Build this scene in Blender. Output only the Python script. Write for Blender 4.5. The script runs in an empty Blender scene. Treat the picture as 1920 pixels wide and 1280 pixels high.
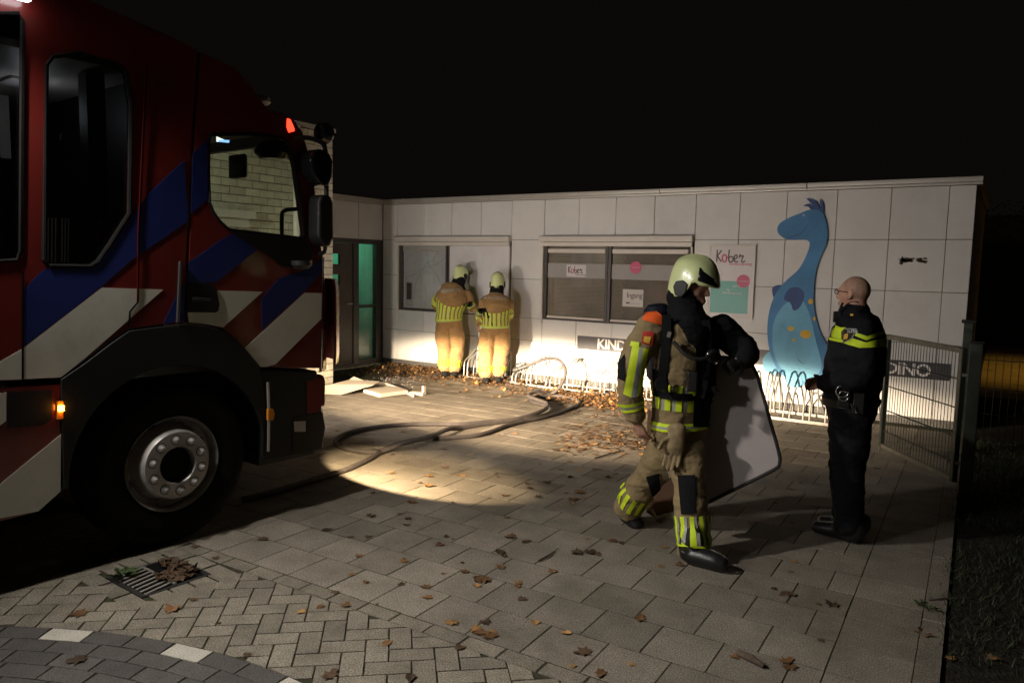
import bpy, bmesh, math, random
from math import sin, cos, pi, radians
from mathutils import Vector, Matrix, noise
from mathutils.bvhtree import BVHTree
from mathutils.geometry import tessellate_polygon

random.seed(11)
SC = bpy.context.scene
COL = SC.collection

# ---------------------------------------------------------------- camera
FPX = 1411.86                      # focal length in pixels of the 1920 px wide photograph
PITCH, ROLL, YAW = -0.1003, 0.0212, -0.5749
CAM = Vector((8.616, -9.677, 1.725))
FWD = Vector((sin(YAW) * cos(PITCH), cos(YAW) * cos(PITCH), sin(PITCH)))
_r = FWD.cross(Vector((0, 0, 1))).normalized()
_u = _r.cross(FWD)
RGT = cos(ROLL) * _r + sin(ROLL) * _u
UPV = -sin(ROLL) * _r + cos(ROLL) * _u
cam_data = bpy.data.cameras.new("camera")
cam = bpy.data.objects.new("camera", cam_data)
COL.objects.link(cam)
cam_data.sensor_width = 36.0
cam_data.lens = 36.0 * FPX / 1920.0
cam_data.clip_start = 0.05
cam_data.clip_end = 600.0
cam.matrix_world = Matrix(((RGT.x, UPV.x, -FWD.x, CAM.x), (RGT.y, UPV.y, -FWD.y, CAM.y),
                           (RGT.z, UPV.z, -FWD.z, CAM.z), (0, 0, 0, 1)))
SC.camera = cam

# ---------------------------------------------------------------- night sky
world = bpy.data.worlds.new("World")
SC.world = world
world.use_nodes = True
bg = world.node_tree.nodes["Background"]
bg.inputs[0].default_value = (0.62, 0.49, 0.39, 1)
bg.inputs[1].default_value = 0.0052
SC.view_settings.view_transform = 'Standard'
SC.view_settings.look = 'None'
SC.view_settings.exposure = 0.0
SC.view_settings.gamma = 1.0
SC.cycles.use_denoising = True
SC.cycles.max_bounces = 7
SC.cycles.diffuse_bounces = 3
SC.cycles.glossy_bounces = 3
SC.cycles.transparent_max_bounces = 12
SC.cycles.transmission_bounces = 4
SC.cycles.volume_bounces = 0
SC.cycles.sample_clamp_indirect = 4.0
SC.cycles.caustics_reflective = False
SC.cycles.caustics_refractive = False

# ---------------------------------------------------------------- truck frame
TG = Vector((4.543, -7.062, 0.0))        # ground point under the front hub
TH = radians(4.8)
TH_H = Vector((sin(TH), cos(TH), 0))     # heading
TH_N = Vector((cos(TH), -sin(TH), 0))    # outward normal of the visible side


def T(s, o, z):
    return TG + TH_H * s + TH_N * o + Vector((0, 0, z))


# ---------------------------------------------------------------- pixel helpers (photo pixels give a direction only)
def ray(u, v):
    return (FWD + RGT * ((u - 960) / FPX) + UPV * ((640 - v) / FPX))


def gnd(u, v, z=0.0):
    d = ray(u, v)
    return CAM + d * ((z - CAM.z) / d.z)


def wallp(u, v, y=0.0):
    d = ray(u, v)
    return CAM + d * ((y - CAM.y) / d.y)


def xpl(u, v, x):
    d = ray(u, v)
    return CAM + d * ((x - CAM.x) / d.x)


def Tp(u, v, o=0.0):
    """photo pixel -> (s, z) on the truck's side plane shifted outward by o"""
    d = ray(u, v)
    P0 = TG + TH_N * o
    t = (P0 - CAM).dot(TH_N) / d.dot(TH_N)
    P = CAM + d * t
    return ((P - TG).dot(TH_H), P.z)


class Fig:
    """vertical plane through a standing place, square to the line of sight"""
    def __init__(self, G):
        self.G = Vector((G[0], G[1], 0))
        f = Vector((G[0] - CAM.x, G[1] - CAM.y, 0))
        self.d = f.length
        self.f = f.normalized()
        self.r = Vector((self.f.y, -self.f.x, 0))

    def __call__(self, u, v, k=0.0):
        d = ray(u, v)
        P0 = self.G + self.f * k
        return CAM + d * ((P0 - CAM).dot(self.f) / d.dot(self.f))


# ---------------------------------------------------------------- objects
def link(o, parent=None):
    COL.objects.link(o)
    if parent is not None:
        o.parent = parent
        o.matrix_parent_inverse = Matrix.Translation(parent.location).inverted()
    return o


def tag(o, label=None, cat=None, group=None, kind=None):
    if label: o["label"] = label
    if cat: o["category"] = cat
    if group: o["group"] = group
    if kind: o["kind"] = kind
    return o


def thing(name, loc, label, cat, group=None):
    o = bpy.data.objects.new(name, None)
    o.empty_display_size = 0.1
    o.location = loc
    COL.objects.link(o)
    return tag(o, label, cat, group)


def obj(name, verts, faces, mat, parent=None, smooth=False, mats=None, fm=None):
    me = bpy.data.meshes.new(name)
    me.from_pydata([tuple(v) for v in verts], [], faces)
    for m in (mats if mats else [mat]):
        me.materials.append(m)
    if fm: me.polygons.foreach_set("material_index", fm)
    if smooth: me.polygons.foreach_set("use_smooth", [True] * len(me.polygons))
    me.update()
    return link(bpy.data.objects.new(name, me), parent)


def obj_bm(name, bm, mat, parent=None, smooth=False, norm=True):
    if norm: bmesh.ops.recalc_face_normals(bm, faces=bm.faces)
    me = bpy.data.meshes.new(name)
    bm.to_mesh(me)
    bm.free()
    me.materials.append(mat)
    if smooth: me.polygons.foreach_set("use_smooth", [True] * len(me.polygons))
    return link(bpy.data.objects.new(name, me), parent)


class MB:
    """collects boxes, prisms, tubes ... for ONE part"""
    def __init__(self):
        self.v, self.f = [], []

    def add(self, verts, faces):
        n = len(self.v)
        self.v += [Vector(x) for x in verts]
        self.f += [tuple(i + n for i in f) for f in faces]
        return self

    def box(self, c, dx, dy, dz):
        """c centre, dx dy dz half vectors"""
        c, dx, dy, dz = Vector(c), Vector(dx), Vector(dy), Vector(dz)
        vs = [c + dx * a + dy * b + dz * e for e in (-1, 1) for b in (-1, 1) for a in (-1, 1)]
        return self.add(vs, [(0, 2, 3, 1), (4, 5, 7, 6), (0, 1, 5, 4), (2, 6, 7, 3), (0, 4, 6, 2), (1, 3, 7, 5)])

    def abox(self, x0, x1, y0, y1, z0, z1):
        return self.box(((x0 + x1) / 2, (y0 + y1) / 2, (z0 + z1) / 2), ((x1 - x0) / 2, 0, 0), (0, (y1 - y0) / 2, 0), (0, 0, (z1 - z0) / 2))

    def tube(self, pts, r, n=8, closed=False, caps=True):
        pts = [Vector(q) for q in pts]
        m = len(pts)
        rr = r if isinstance(r, (list, tuple)) else [r] * m
        prev = None
        rings = []
        for i, q in enumerate(pts):
            a = pts[i - 1] if (i > 0 or closed) else q
            b = pts[(i + 1) % m] if (i < m - 1 or closed) else q
            t = (b - a)
            t = t.normalized() if t.length > 1e-9 else Vector((0, 0, 1))
            if prev is None:
                ref = Vector((0, 0, 1)) if abs(t.z) < 0.9 else Vector((1, 0, 0))
                s = t.cross(ref).normalized()
            else:
                s = (prev - t * prev.dot(t)).normalized()
            prev = s
            w = t.cross(s)
            rings.append([q + (s * cos(2 * pi * k / n) + w * sin(2 * pi * k / n)) * rr[i] for k in range(n)])
        vs = [x for R in rings for x in R]
        fs = []
        for i in range(m - 1 + (1 if closed else 0)):
            i2 = (i + 1) % m
            for k in range(n):
                k2 = (k + 1) % n
                fs.append((i * n + k, i * n + k2, i2 * n + k2, i2 * n + k))
        if caps and not closed:
            fs.append(tuple(range(n - 1, -1, -1)))
            fs.append(tuple((m - 1) * n + k for k in range(n)))
        return self.add(vs, fs)

    def prism(self, pts, ext):
        """polygon (list of 3D points) extruded by vector ext"""
        ext = Vector(ext)
        n = len(pts)
        tri = tessellate_polygon([[Vector(q) for q in pts]])
        vs = [Vector(q) for q in pts] + [Vector(q) + ext for q in pts]
        fs = [tuple(t) for t in tri] + [tuple(i + n for i in reversed(t)) for t in tri]
        fs += [(i, (i + 1) % n, (i + 1) % n + n, i + n) for i in range(n)]
        return self.add(vs, fs)

    def holed(self, outer, holes, fn, d0, d1):
        """2D outline with holes; fn(a,b,d) -> 3D; solid between depth d0 and d1"""
        loops = [outer] + holes
        flat = [q for L in loops for q in L]
        tri = tessellate_polygon([[Vector((a, b, 0)) for a, b in L] for L in loops])
        n = len(flat)
        vs = [fn(a, b, d0) for a, b in flat] + [fn(a, b, d1) for a, b in flat]
        fs = [tuple(t) for t in tri] + [tuple(i + n for i in reversed(t)) for t in tri]
        base = 0
        for L in loops:
            m = len(L)
            fs += [(base + i, base + (i + 1) % m, base + (i + 1) % m + n, base + i + n) for i in range(m)]
            base += m
        return self.add(vs, fs)

    def lathe(self, prof, c, axis, n=32):
        """prof list of (r, h) around axis through c"""
        axis = Vector(axis).normalized()
        ref = Vector((0, 0, 1)) if abs(axis.z) < 0.9 else Vector((1, 0, 0))
        a = axis.cross(ref).normalized()
        b = axis.cross(a)
        c = Vector(c)
        vs = [c + axis * h + (a * cos(2 * pi * k / n) + b * sin(2 * pi * k / n)) * r for r, h in prof for k in range(n)]
        fs = []
        for i in range(len(prof) - 1):
            for k in range(n):
                k2 = (k + 1) % n
                fs.append((i * n + k, i * n + k2, (i + 1) * n + k2, (i + 1) * n + k))
        return self.add(vs, fs)

    def build(self, name, mat, parent=None, smooth=False, bevel=0.0, angle=35, seg=2):
        bm = bmesh.new()
        vs = [bm.verts.new(q) for q in self.v]
        for f in self.f:
            try:
                bm.faces.new([vs[i] for i in f])
            except ValueError:
                pass
        bmesh.ops.recalc_face_normals(bm, faces=bm.faces)
        o = obj_bm(name, bm, mat, parent, smooth, norm=False)
        if bevel > 0:
            m = o.modifiers.new("bevel", 'BEVEL')
            m.width = bevel
            m.segments = seg
            m.limit_method = 'ANGLE'
            m.angle_limit = radians(angle)
            o.data.polygons.foreach_set("use_smooth", [True] * len(o.data.polygons))
            w = o.modifiers.new("wn", 'WEIGHTED_NORMAL')
            w.keep_sharp = True
        elif smooth:
            o.data.set_sharp_from_angle(angle=radians(angle))
        return o


def catmull(pts, sub=6, closed=False):
    pts = [Vector(q) for q in pts]
    n = len(pts)
    out = []
    rng = n if closed else n - 1
    for i in range(rng):
        p0 = pts[(i - 1) % n] if (i > 0 or closed) else pts[0] * 2 - pts[1]
        p1, p2 = pts[i], pts[(i + 1) % n]
        p3 = pts[(i + 2) % n] if (i + 2 < n or closed) else pts[-1] * 2 - pts[-2]
        for k in range(sub):
            t = k / sub
            out.append(0.5 * ((2 * p1) + (p2 - p0) * t + (2 * p0 - 5 * p1 + 4 * p2 - p3) * t * t + (3 * p1 - p0 - 3 * p2 + p3) * t ** 3))
    if not closed: out.append(pts[-1])
    return out


# ---------------------------------------------------------------- materials
def mat(name, col, rough=0.6, metal=0.0, var=0.12, scale=6.0, bump=0.15, bscale=70.0, bdist=0.004, spec=0.4,
        rand=0.0, emit=None, estr=0.0, coat=0.0, speck=0.0, dirt=None, dscale=2.5, dthr=0.55, sheen=0.0):
    m = bpy.data.materials.new(name)
    m.use_nodes = True
    nt = m.node_tree
    N, L = nt.nodes, nt.links
    b = N["Principled BSDF"]
    b.inputs["Roughness"].default_value = rough
    b.inputs["Metallic"].default_value = metal
    b.inputs["Specular IOR Level"].default_value = spec
    if coat: b.inputs["Coat Weight"].default_value = coat; b.inputs["Coat Roughness"].default_value = 0.06
    if sheen: b.inputs["Sheen Weight"].default_value = sheen
    tc = N.new("ShaderNodeNewGeometry")       # world position, so alike pieces do not repeat one pattern
    n1 = N.new("ShaderNodeTexNoise")
    n1.inputs["Scale"].default_value = scale
    n1.inputs["Detail"].default_value = 5
    n1.inputs["Roughness"].default_value = 0.62
    L.new(tc.outputs["Position"], n1.inputs["Vector"])
    mr = N.new("ShaderNodeMapRange")
    mr.inputs[1].default_value, mr.inputs[2].default_value = 0.3, 0.7
    mr.inputs[3].default_value, mr.inputs[4].default_value = 1 - var, 1 + var
    L.new(n1.outputs["Fac"], mr.inputs[0])
    fac = mr.outputs[0]
    if rand:
        oi = N.new("ShaderNodeObjectInfo")
        m2 = N.new("ShaderNodeMapRange")
        m2.inputs[3].default_value, m2.inputs[4].default_value = 1 - rand, 1 + rand
        L.new(oi.outputs["Random"], m2.inputs[0])
        mu = N.new("ShaderNodeMath"); mu.operation = 'MULTIPLY'
        L.new(fac, mu.inputs[0]); L.new(m2.outputs[0], mu.inputs[1])
        fac = mu.outputs[0]
    if speck:
        n3 = N.new("ShaderNodeTexNoise")
        n3.inputs["Scale"].default_value = 150
        n3.inputs["Detail"].default_value = 2
        L.new(tc.outputs["Position"], n3.inputs["Vector"])
        m3 = N.new("ShaderNodeMapRange")
        m3.inputs[1].default_value, m3.inputs[2].default_value = 0.35, 0.68
        m3.inputs[3].default_value, m3.inputs[4].default_value = 1 - speck, 1 + speck
        L.new(n3.outputs["Fac"], m3.inputs[0])
        mu = N.new("ShaderNodeMath"); mu.operation = 'MULTIPLY'
        L.new(fac, mu.inputs[0]); L.new(m3.outputs[0], mu.inputs[1])
        fac = mu.outputs[0]
    mx = N.new("ShaderNodeVectorMath"); mx.operation = 'SCALE'
    mx.inputs[0].default_value = col[:3]
    L.new(fac, mx.inputs["Scale"])
    out = mx.outputs[0]
    if dirt:
        n4 = N.new("ShaderNodeTexNoise")
        n4.inputs["Scale"].default_value = dscale
        n4.inputs["Detail"].default_value = 7
        n4.inputs["Roughness"].default_value = 0.7
        L.new(tc.outputs["Position"], n4.inputs["Vector"])
        m4 = N.new("ShaderNodeMapRange")
        m4.inputs[1].default_value, m4.inputs[2].default_value = dthr, dthr + 0.18
        L.new(n4.outputs["Fac"], m4.inputs[0])
        mm = N.new("ShaderNodeMix"); mm.data_type = 'RGBA'
        mm.inputs["B"].default_value = (*dirt[:3], 1)
        L.new(out, mm.inputs["A"])
        sc_ = N.new("ShaderNodeMath"); sc_.operation = 'MULTIPLY'
        sc_.inputs[1].default_value = dirt[3] if len(dirt) > 3 else 0.6
        L.new(m4.outputs[0], sc_.inputs[0]); L.new(sc_.outputs[0], mm.inputs["Factor"])
        out = mm.outputs["Result"]
    L.new(out, b.inputs["Base Color"])
    if bump:
        n2 = N.new("ShaderNodeTexNoise")
        n2.inputs["Scale"].default_value = bscale
        n2.inputs["Detail"].default_value = 4
        L.new(tc.outputs["Position"], n2.inputs["Vector"])
        bp = N.new("ShaderNodeBump")
        bp.inputs["Strength"].default_value = bump
        bp.inputs["Distance"].default_value = bdist
        L.new(n2.outputs["Fac"], bp.inputs["Height"])
        L.new(bp.outputs[0], b.inputs["Normal"])
    if emit:
        b.inputs["Emission Color"].default_value = (*emit, 1)
        b.inputs["Emission Strength"].default_value = estr
    return m


def glass_mat(name, tint=(0.9, 0.95, 0.93), fres=1.5, extra=0.0, rough=0.0):
    m = bpy.data.materials.new(name)
    m.use_nodes = True
    nt = m.node_tree
    N, L = nt.nodes, nt.links
    N.remove(N["Principled BSDF"])
    tr = N.new("ShaderNodeBsdfTransparent"); tr.inputs[0].default_value = (*tint, 1)
    gl = N.new("ShaderNodeBsdfGlossy"); gl.inputs["Roughness"].default_value = rough
    fr = N.new("ShaderNodeFresnel")
    ge = N.new("ShaderNodeNewGeometry")
    mi = N.new("ShaderNodeMapRange"); mi.inputs[3].default_value, mi.inputs[4].default_value = fres, 1.0 / fres
    L.new(ge.outputs["Backfacing"], mi.inputs[0]); L.new(mi.outputs[0], fr.inputs[0])
    ad = N.new("ShaderNodeMath"); ad.operation = 'ADD'; ad.inputs[1].default_value = extra
    L.new(fr.outputs[0], ad.inputs[0])
    mx = N.new("ShaderNodeMixShader")
    L.new(ad.outputs[0], mx.inputs[0]); L.new(tr.outputs[0], mx.inputs[1]); L.new(gl.outputs[0], mx.inputs[2])
    L.new(mx.outputs[0], N["Material Output"].inputs[0])
    return m


MAT = {}
MAT['slab'] = mat("paving_slab", (0.215, 0.187, 0.150), 0.85, var=0.2, scale=4.2, bump=0.7, bscale=110, bdist=0.004, spec=0.25, rand=0.2, speck=0.5, dirt=(0.085, 0.075, 0.05, 0.7), dscale=1.1, dthr=0.54)
MAT['block'] = mat("paving_block", (0.21, 0.185, 0.145), 0.85, var=0.24, scale=7, bump=0.5, bscale=150, bdist=0.003, spec=0.25, rand=0.2, speck=0.5, dirt=(0.09, 0.085, 0.055, 0.5), dscale=2.2, dthr=0.55)
MAT['dark_block'] = mat("dark_paving_block", (0.085, 0.078, 0.072), 0.85, var=0.2, scale=7, bump=0.5, bscale=150, bdist=0.003, spec=0.25, rand=0.16, speck=0.35)
MAT['white_block'] = mat("white_paving_block", (0.46, 0.43, 0.37), 0.8, var=0.14, scale=9, bump=0.4, bscale=150, bdist=0.003, spec=0.25, speck=0.22, dirt=(0.2, 0.18, 0.14, 0.5), dscale=9, dthr=0.58)
MAT['sand'] = mat("joint_sand", (0.05, 0.044, 0.03), 0.95, var=0.4, scale=20, bump=0.6, bscale=180, spec=0.1, dirt=(0.03, 0.05, 0.012, 0.9), dscale=1.6, dthr=0.48)
MAT['soil'] = mat("soil", (0.03, 0.026, 0.02), 0.95, var=0.5, scale=18, bump=1.0, bscale=60, bdist=0.02, spec=0.1)
MAT['earth'] = mat("dark_ground", (0.03, 0.032, 0.02), 0.95, var=0.4, scale=3, bump=0.8, bscale=30, bdist=0.03, spec=0.1)
MAT['panel'] = mat("cladding_panel", (0.66, 0.645, 0.625), 0.55, var=0.07, scale=1.1, bump=0.06, bscale=220, bdist=0.002, spec=0.35, rand=0.03, speck=0.05, dirt=(0.44, 0.42, 0.39, 0.4), dscale=0.9, dthr=0.52)
MAT['coping'] = mat("coping_aluminium", (0.52, 0.49, 0.45), 0.38, metal=0.4, var=0.06, scale=3, bump=0.03)
MAT['joint'] = mat("panel_joint", (0.10, 0.095, 0.09), 0.8, bump=0)
MAT['plinth'] = mat("perforated_plinth", (0.09, 0.085, 0.08), 0.7, var=0.5, scale=60, bump=0.8, bscale=45, bdist=0.01)
MAT['frame'] = mat("window_frame_dark", (0.062, 0.052, 0.046), 0.45, var=0.1, bump=0.04)
MAT['whiteplast'] = mat("white_lacquer", (0.62, 0.58, 0.53), 0.45, var=0.05, bump=0.03)
MAT['screen'] = mat("brown_sunscreen_cloth", (0.26, 0.215, 0.18), 0.8, var=0.22, scale=2.2, bump=0.25, bscale=300, bdist=0.002, spec=0.2)
MAT['blind'] = mat("white_blind", (0.66, 0.64, 0.65), 0.8, var=0.12, scale=2.0, bump=0.1, spec=0.2)
MAT['glass'] = glass_mat("window_glass", (0.95, 0.96, 0.955), 1.45, 0.05)
MAT['brokenglass'] = glass_mat("broken_glass_edge", (0.72, 0.74, 0.74), 1.5, 0.05, 0.1)
MAT['carglass'] = glass_mat("vehicle_glass", (0.93, 0.97, 0.92), 1.45, 0.03)
MAT['darkglass'] = glass_mat("tinted_vehicle_glass", (0.62, 0.63, 0.64), 1.5, 0.03)
MAT['brick'] = mat("pale_brick", (0.52, 0.485, 0.39), 0.85, var=0.14, scale=10, bump=0.4, bscale=90, spec=0.2, rand=0.14, speck=0.12)
MAT['mortar'] = mat("mortar", (0.14, 0.12, 0.09), 0.95, var=0.2, bump=0.4)
MAT['door'] = mat("brown_door", (0.075, 0.058, 0.046), 0.5, var=0.1, bump=0.05)
MAT['roof'] = mat("roof_felt", (0.04, 0.04, 0.04), 0.9)
MAT['interior'] = mat("interior_wall", (0.6, 0.6, 0.57), 0.8, bump=0.02)
MAT['red'] = mat("red_truck_paint", (0.17, 0.018, 0.014), 0.32, var=0.12, scale=2, bump=0.03, spec=0.5, coat=0.5, dirt=(0.10, 0.06, 0.05, 0.4), dscale=2.2, dthr=0.54)
MAT['blue'] = mat("blue_truck_stripe", (0.018, 0.03, 0.16), 0.4, var=0.1, scale=3, bump=0.02)
MAT['white'] = mat("white_truck_stripe", (0.74, 0.72, 0.64), 0.5, var=0.07, scale=4, bump=0.03, dirt=(0.4, 0.36, 0.3, 0.35), dscale=3, dthr=0.55)
MAT['blackplast'] = mat("black_plastic", (0.009, 0.009, 0.009), 0.55, var=0.2, bump=0.08, bscale=160)
MAT['gloss_black'] = mat("gloss_black", (0.012, 0.012, 0.013), 0.22, bump=0.0)
MAT['rubber'] = mat("tyre_rubber", (0.010, 0.0095, 0.009), 0.85, var=0.2, bump=0.25, bscale=60, spec=0.12)
MAT['rim'] = mat("wheel_steel", (0.40, 0.38, 0.36), 0.45, metal=0.5, var=0.18, scale=9, bump=0.1, dirt=(0.12, 0.10, 0.08, 0.5), dscale=7, dthr=0.5)
MAT['darksteel'] = mat("dark_steel", (0.05, 0.048, 0.045), 0.5, metal=0.5, bump=0.08)
MAT['chrome'] = mat("chrome", (0.7, 0.7, 0.7), 0.15, metal=1.0, var=0.02, bump=0)
MAT['amber'] = mat("amber_lens", (0.7, 0.25, 0.02), 0.3, bump=0)
MAT['amber_lit'] = mat("amber_lit", (0.8, 0.3, 0.02), 0.3, bump=0, emit=(1.0, 0.33, 0.03), estr=26)
MAT['red_lit'] = mat("red_lamp_lit", (0.6, 0.02, 0.02), 0.2, bump=0, emit=(1.0, 0.05, 0.02), estr=2.6)
MAT['lamp_lit'] = mat("white_lamp_lit", (0.9, 0.9, 0.9), 0.3, bump=0, emit=(0.95, 0.97, 1.0), estr=7)
MAT['head_lit'] = mat("headlamp_lit", (0.9, 0.9, 0.9), 0.3, bump=0, emit=(1.0, 0.86, 0.66), estr=4)
MAT['display'] = mat("display_lit", (0.1, 0.2, 0.6), 0.3, bump=0, emit=(0.25, 0.5, 1.0), estr=1.6)
MAT['display2'] = mat("display_white", (0.8, 0.8, 0.8), 0.3, bump=0, emit=(0.95, 1.0, 0.95), estr=1.4)
MAT['hose'] = mat("hose_rubber", (0.055, 0.046, 0.042), 0.75, var=0.3, scale=14, bump=0.3, bscale=120, dirt=(0.12, 0.10, 0.085, 0.5), dscale=6)
MAT['galv'] = mat("galvanised_steel", (0.30, 0.28, 0.25), 0.5, metal=0.4, var=0.2, scale=14, bump=0.08)
MAT['gate'] = mat("dark_green_coated_steel", (0.035, 0.042, 0.03), 0.5, var=0.25, scale=9, bump=0.1)
MAT['gatetop'] = mat("worn_coated_steel", (0.11, 0.10, 0.075), 0.55, var=0.3, scale=14, bump=0.15)
MAT['tan'] = mat("turnout_cloth_tan", (0.32, 0.19, 0.08), 0.85, var=0.16, scale=9, bump=0.8, bscale=26, bdist=0.010, spec=0.15, sheen=0.1)
MAT['khaki'] = mat("turnout_cloth_khaki", (0.25, 0.185, 0.095), 0.85, var=0.2, scale=9, bump=0.8, bscale=26, bdist=0.010, spec=0.15, sheen=0.1)
MAT['palecloth'] = mat("worn_pale_cloth", (0.40, 0.34, 0.26), 0.85, var=0.2, scale=16, bump=0.5, bscale=38, spec=0.15)
MAT['blackcloth'] = mat("black_cloth", (0.010, 0.010, 0.011), 0.9, var=0.3, bump=0.5, bscale=40, bdist=0.006, spec=0.12)
MAT['uniform'] = mat("dark_uniform_cloth", (0.010, 0.010, 0.013), 0.85, var=0.3, bump=0.8, bscale=26, bdist=0.010, spec=0.15)
MAT['hivis'] = mat("hi_vis_yellow", (0.62, 0.78, 0.03), 0.6, var=0.1, scale=14, bump=0.2, bscale=120, spec=0.3)
MAT['silver'] = mat("reflective_silver", (0.33, 0.34, 0.31), 0.5, var=0.12, scale=20, bump=0.2, spec=0.5)
MAT['orange'] = mat("orange_cloth", (0.9, 0.13, 0.02), 0.7, var=0.1, bump=0.3)
MAT['helmet'] = mat("pale_yellow_helmet", (0.66, 0.72, 0.36), 0.3, var=0.05, scale=4, bump=0.02, spec=0.5, coat=0.3)
MAT['skin'] = mat("skin", (0.50, 0.27, 0.19), 0.5, var=0.12, scale=18, bump=0.15, bscale=150, bdist=0.002, spec=0.35)
MAT['skin_dark'] = mat("shaved_hair", (0.38, 0.22, 0.155), 0.6, var=0.12, scale=40, bump=0.2, bscale=300, bdist=0.001)
MAT['leather'] = mat("black_leather", (0.012, 0.012, 0.012), 0.38, var=0.2, bump=0.2, bscale=70, spec=0.5)
MAT['glove'] = mat("tan_glove_leather", (0.26, 0.19, 0.10), 0.7, var=0.25, scale=20, bump=0.4, bscale=60)
MAT['patchred'] = mat("red_badge", (0.45, 0.035, 0.02), 0.6, var=0.1, bump=0.2)
MAT['gold'] = mat("gold_thread", (0.75, 0.45, 0.06), 0.6, var=0.15, scale=50, bump=0.3)
MAT['board'] = mat("grey_white_panel", (0.42, 0.37, 0.36), 0.6, var=0.06, scale=1.4, bump=0.04)
MAT['boardedge'] = mat("dark_rubber_edge", (0.02, 0.018, 0.017), 0.7, bump=0.1)
MAT['brownboard'] = mat("brown_hardboard", (0.21, 0.115, 0.07), 0.7, var=0.15, scale=5, bump=0.1)
MAT['debris'] = mat("cream_panel", (0.62, 0.54, 0.44), 0.6, var=0.1, scale=6, bump=0.1)
MAT['leafA'] = mat("leaf_brown", (0.16, 0.082, 0.034), 0.75, var=0.3, scale=30, bump=0.2, rand=0.4, spec=0.25)
MAT['leafB'] = mat("leaf_dark", (0.07, 0.042, 0.024), 0.75, var=0.3, scale=30, bump=0.2, rand=0.4, spec=0.25)
MAT['leafC'] = mat("leaf_ochre", (0.30, 0.165, 0.060), 0.75, var=0.3, scale=30, bump=0.2, rand=0.3, spec=0.25)
MAT['bark'] = mat("bark", (0.09, 0.065, 0.045), 0.9, var=0.4, scale=24, bump=0.8, bscale=40, bdist=0.01)
MAT['grass'] = mat("grass_blades", (0.022, 0.034, 0.010), 0.7, var=0.4, scale=2.5, bump=0)
MAT['weed'] = mat("weed_leaf", (0.05, 0.085, 0.02), 0.6, var=0.3, scale=8, bump=0)
MAT['sign_white'] = mat("sign_white", (0.60, 0.56, 0.56), 0.4, var=0.04, bump=0.02)
MAT['teal'] = mat("sign_teal", (0.10, 0.36, 0.31), 0.4, var=0.05, bump=0.02)
MAT['pink'] = mat("sign_pink", (0.50, 0.045, 0.13), 0.4, var=0.05, bump=0.02)
MAT['ink'] = mat("sign_ink", (0.085, 0.05, 0.06), 0.5, bump=0)
MAT['lettering'] = mat("white_lettering", (0.78, 0.76, 0.73), 0.5, bump=0)
MAT['signboard'] = mat("dark_signboard", (0.062, 0.058, 0.064), 0.45, var=0.2, scale=5, bump=0.05)
MAT['frost'] = mat("frosted_film", (0.33, 0.32, 0.31), 0.7, var=0.05, bump=0.02)
MAT['paper'] = mat("paper_sheet", (0.55, 0.53, 0.50), 0.7, var=0.06, bump=0.05)
MAT['dinoblue'] = mat("mural_blue", (0.06, 0.21, 0.42), 0.6, var=0.22, scale=2.0, bump=0.04)
MAT['dinolight'] = mat("mural_light_blue", (0.15, 0.40, 0.58), 0.6, var=0.18, scale=2.4, bump=0.04)
MAT['dinonavy'] = mat("mural_navy", (0.04, 0.08, 0.22), 0.6, var=0.2, bump=0.04)
MAT['dinoyellow'] = mat("mural_yellow", (0.60, 0.37, 0.03), 0.6, var=0.1, bump=0.04)
MAT['rust'] = mat("rust_stain", (0.07, 0.045, 0.02), 0.9, var=0.4, scale=30)

# ================================================================ ground and paving
def project(P):
    D = Vector(P) - CAM
    z = D.dot(FWD)
    if z < 0.2: return None
    return 960 + FPX * D.dot(RGT) / z, 640 - FPX * D.dot(UPV) / z, z


ter = obj("ground", [(-80, -60, -0.03), (90, -60, -0.03), (90, 110, -0.03), (-80, 110, -0.03)], [(0, 1, 2, 3)], MAT['earth'])
tag(ter, "dark bare ground stretching away around the school yard", "ground", kind="structure")

PO = Vector((6.7595, -6.6366, 0))
PD = 0.0242
PA = Vector((cos(PD), sin(PD), 0))
PB = Vector((-sin(PD), cos(PD), 0))
SX, SY = 0.30, 0.3047


def pav(a, b, z=0.0):
    return PO + PA * a + PB * b + Vector((0, 0, z))


def loc_ab(P):
    d = Vector((P[0], P[1], 0)) - PO
    return d.dot(PA), d.dot(PB)


def block_geo(poly, gap=0.0026, h=0.05, ch=0.0014):
    """chamfered paving block from a convex 2D outline (list of Vectors in its own frame)"""
    c = sum(poly, Vector((0, 0))) / len(poly)
    n = len(poly)

    def inset(d):
        out = []
        for q in poly:
            r = q - c
            L = max(r.length, 1e-6)
            out.append(c + r * max(0.05, (L - d * 1.3) / L))
        return out
    lo, md, up = inset(gap), inset(gap), inset(gap + ch)
    vs = [(q.x, q.y, -h) for q in lo] + [(q.x, q.y, -ch) for q in md] + [(q.x, q.y, 0) for q in up]
    fs = [tuple(range(2 * n, 3 * n))]
    for k in (0, 1):
        for i in range(n):
            fs.append((k * n + i, k * n + (i + 1) % n, (k + 1) * n + (i + 1) % n, (k + 1) * n + i))
    return vs, fs


def clip(poly, nx, ny, d):
    """keep the side where nx*x+ny*y <= d"""
    out = []
    for i in range(len(poly)):
        a, b = poly[i], poly[(i + 1) % len(poly)]
        da, db = nx * a.x + ny * a.y - d, nx * b.x + ny * b.y - d
        if da <= 0: out.append(a)
        if da * db < 0: out.append(a + (b - a) * (da / (da - db)))
    return out


def area(poly):
    return 0.5 * abs(sum(poly[i].x * poly[(i + 1) % len(poly)].y - poly[(i + 1) % len(poly)].x * poly[i].y for i in range(len(poly))))


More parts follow.
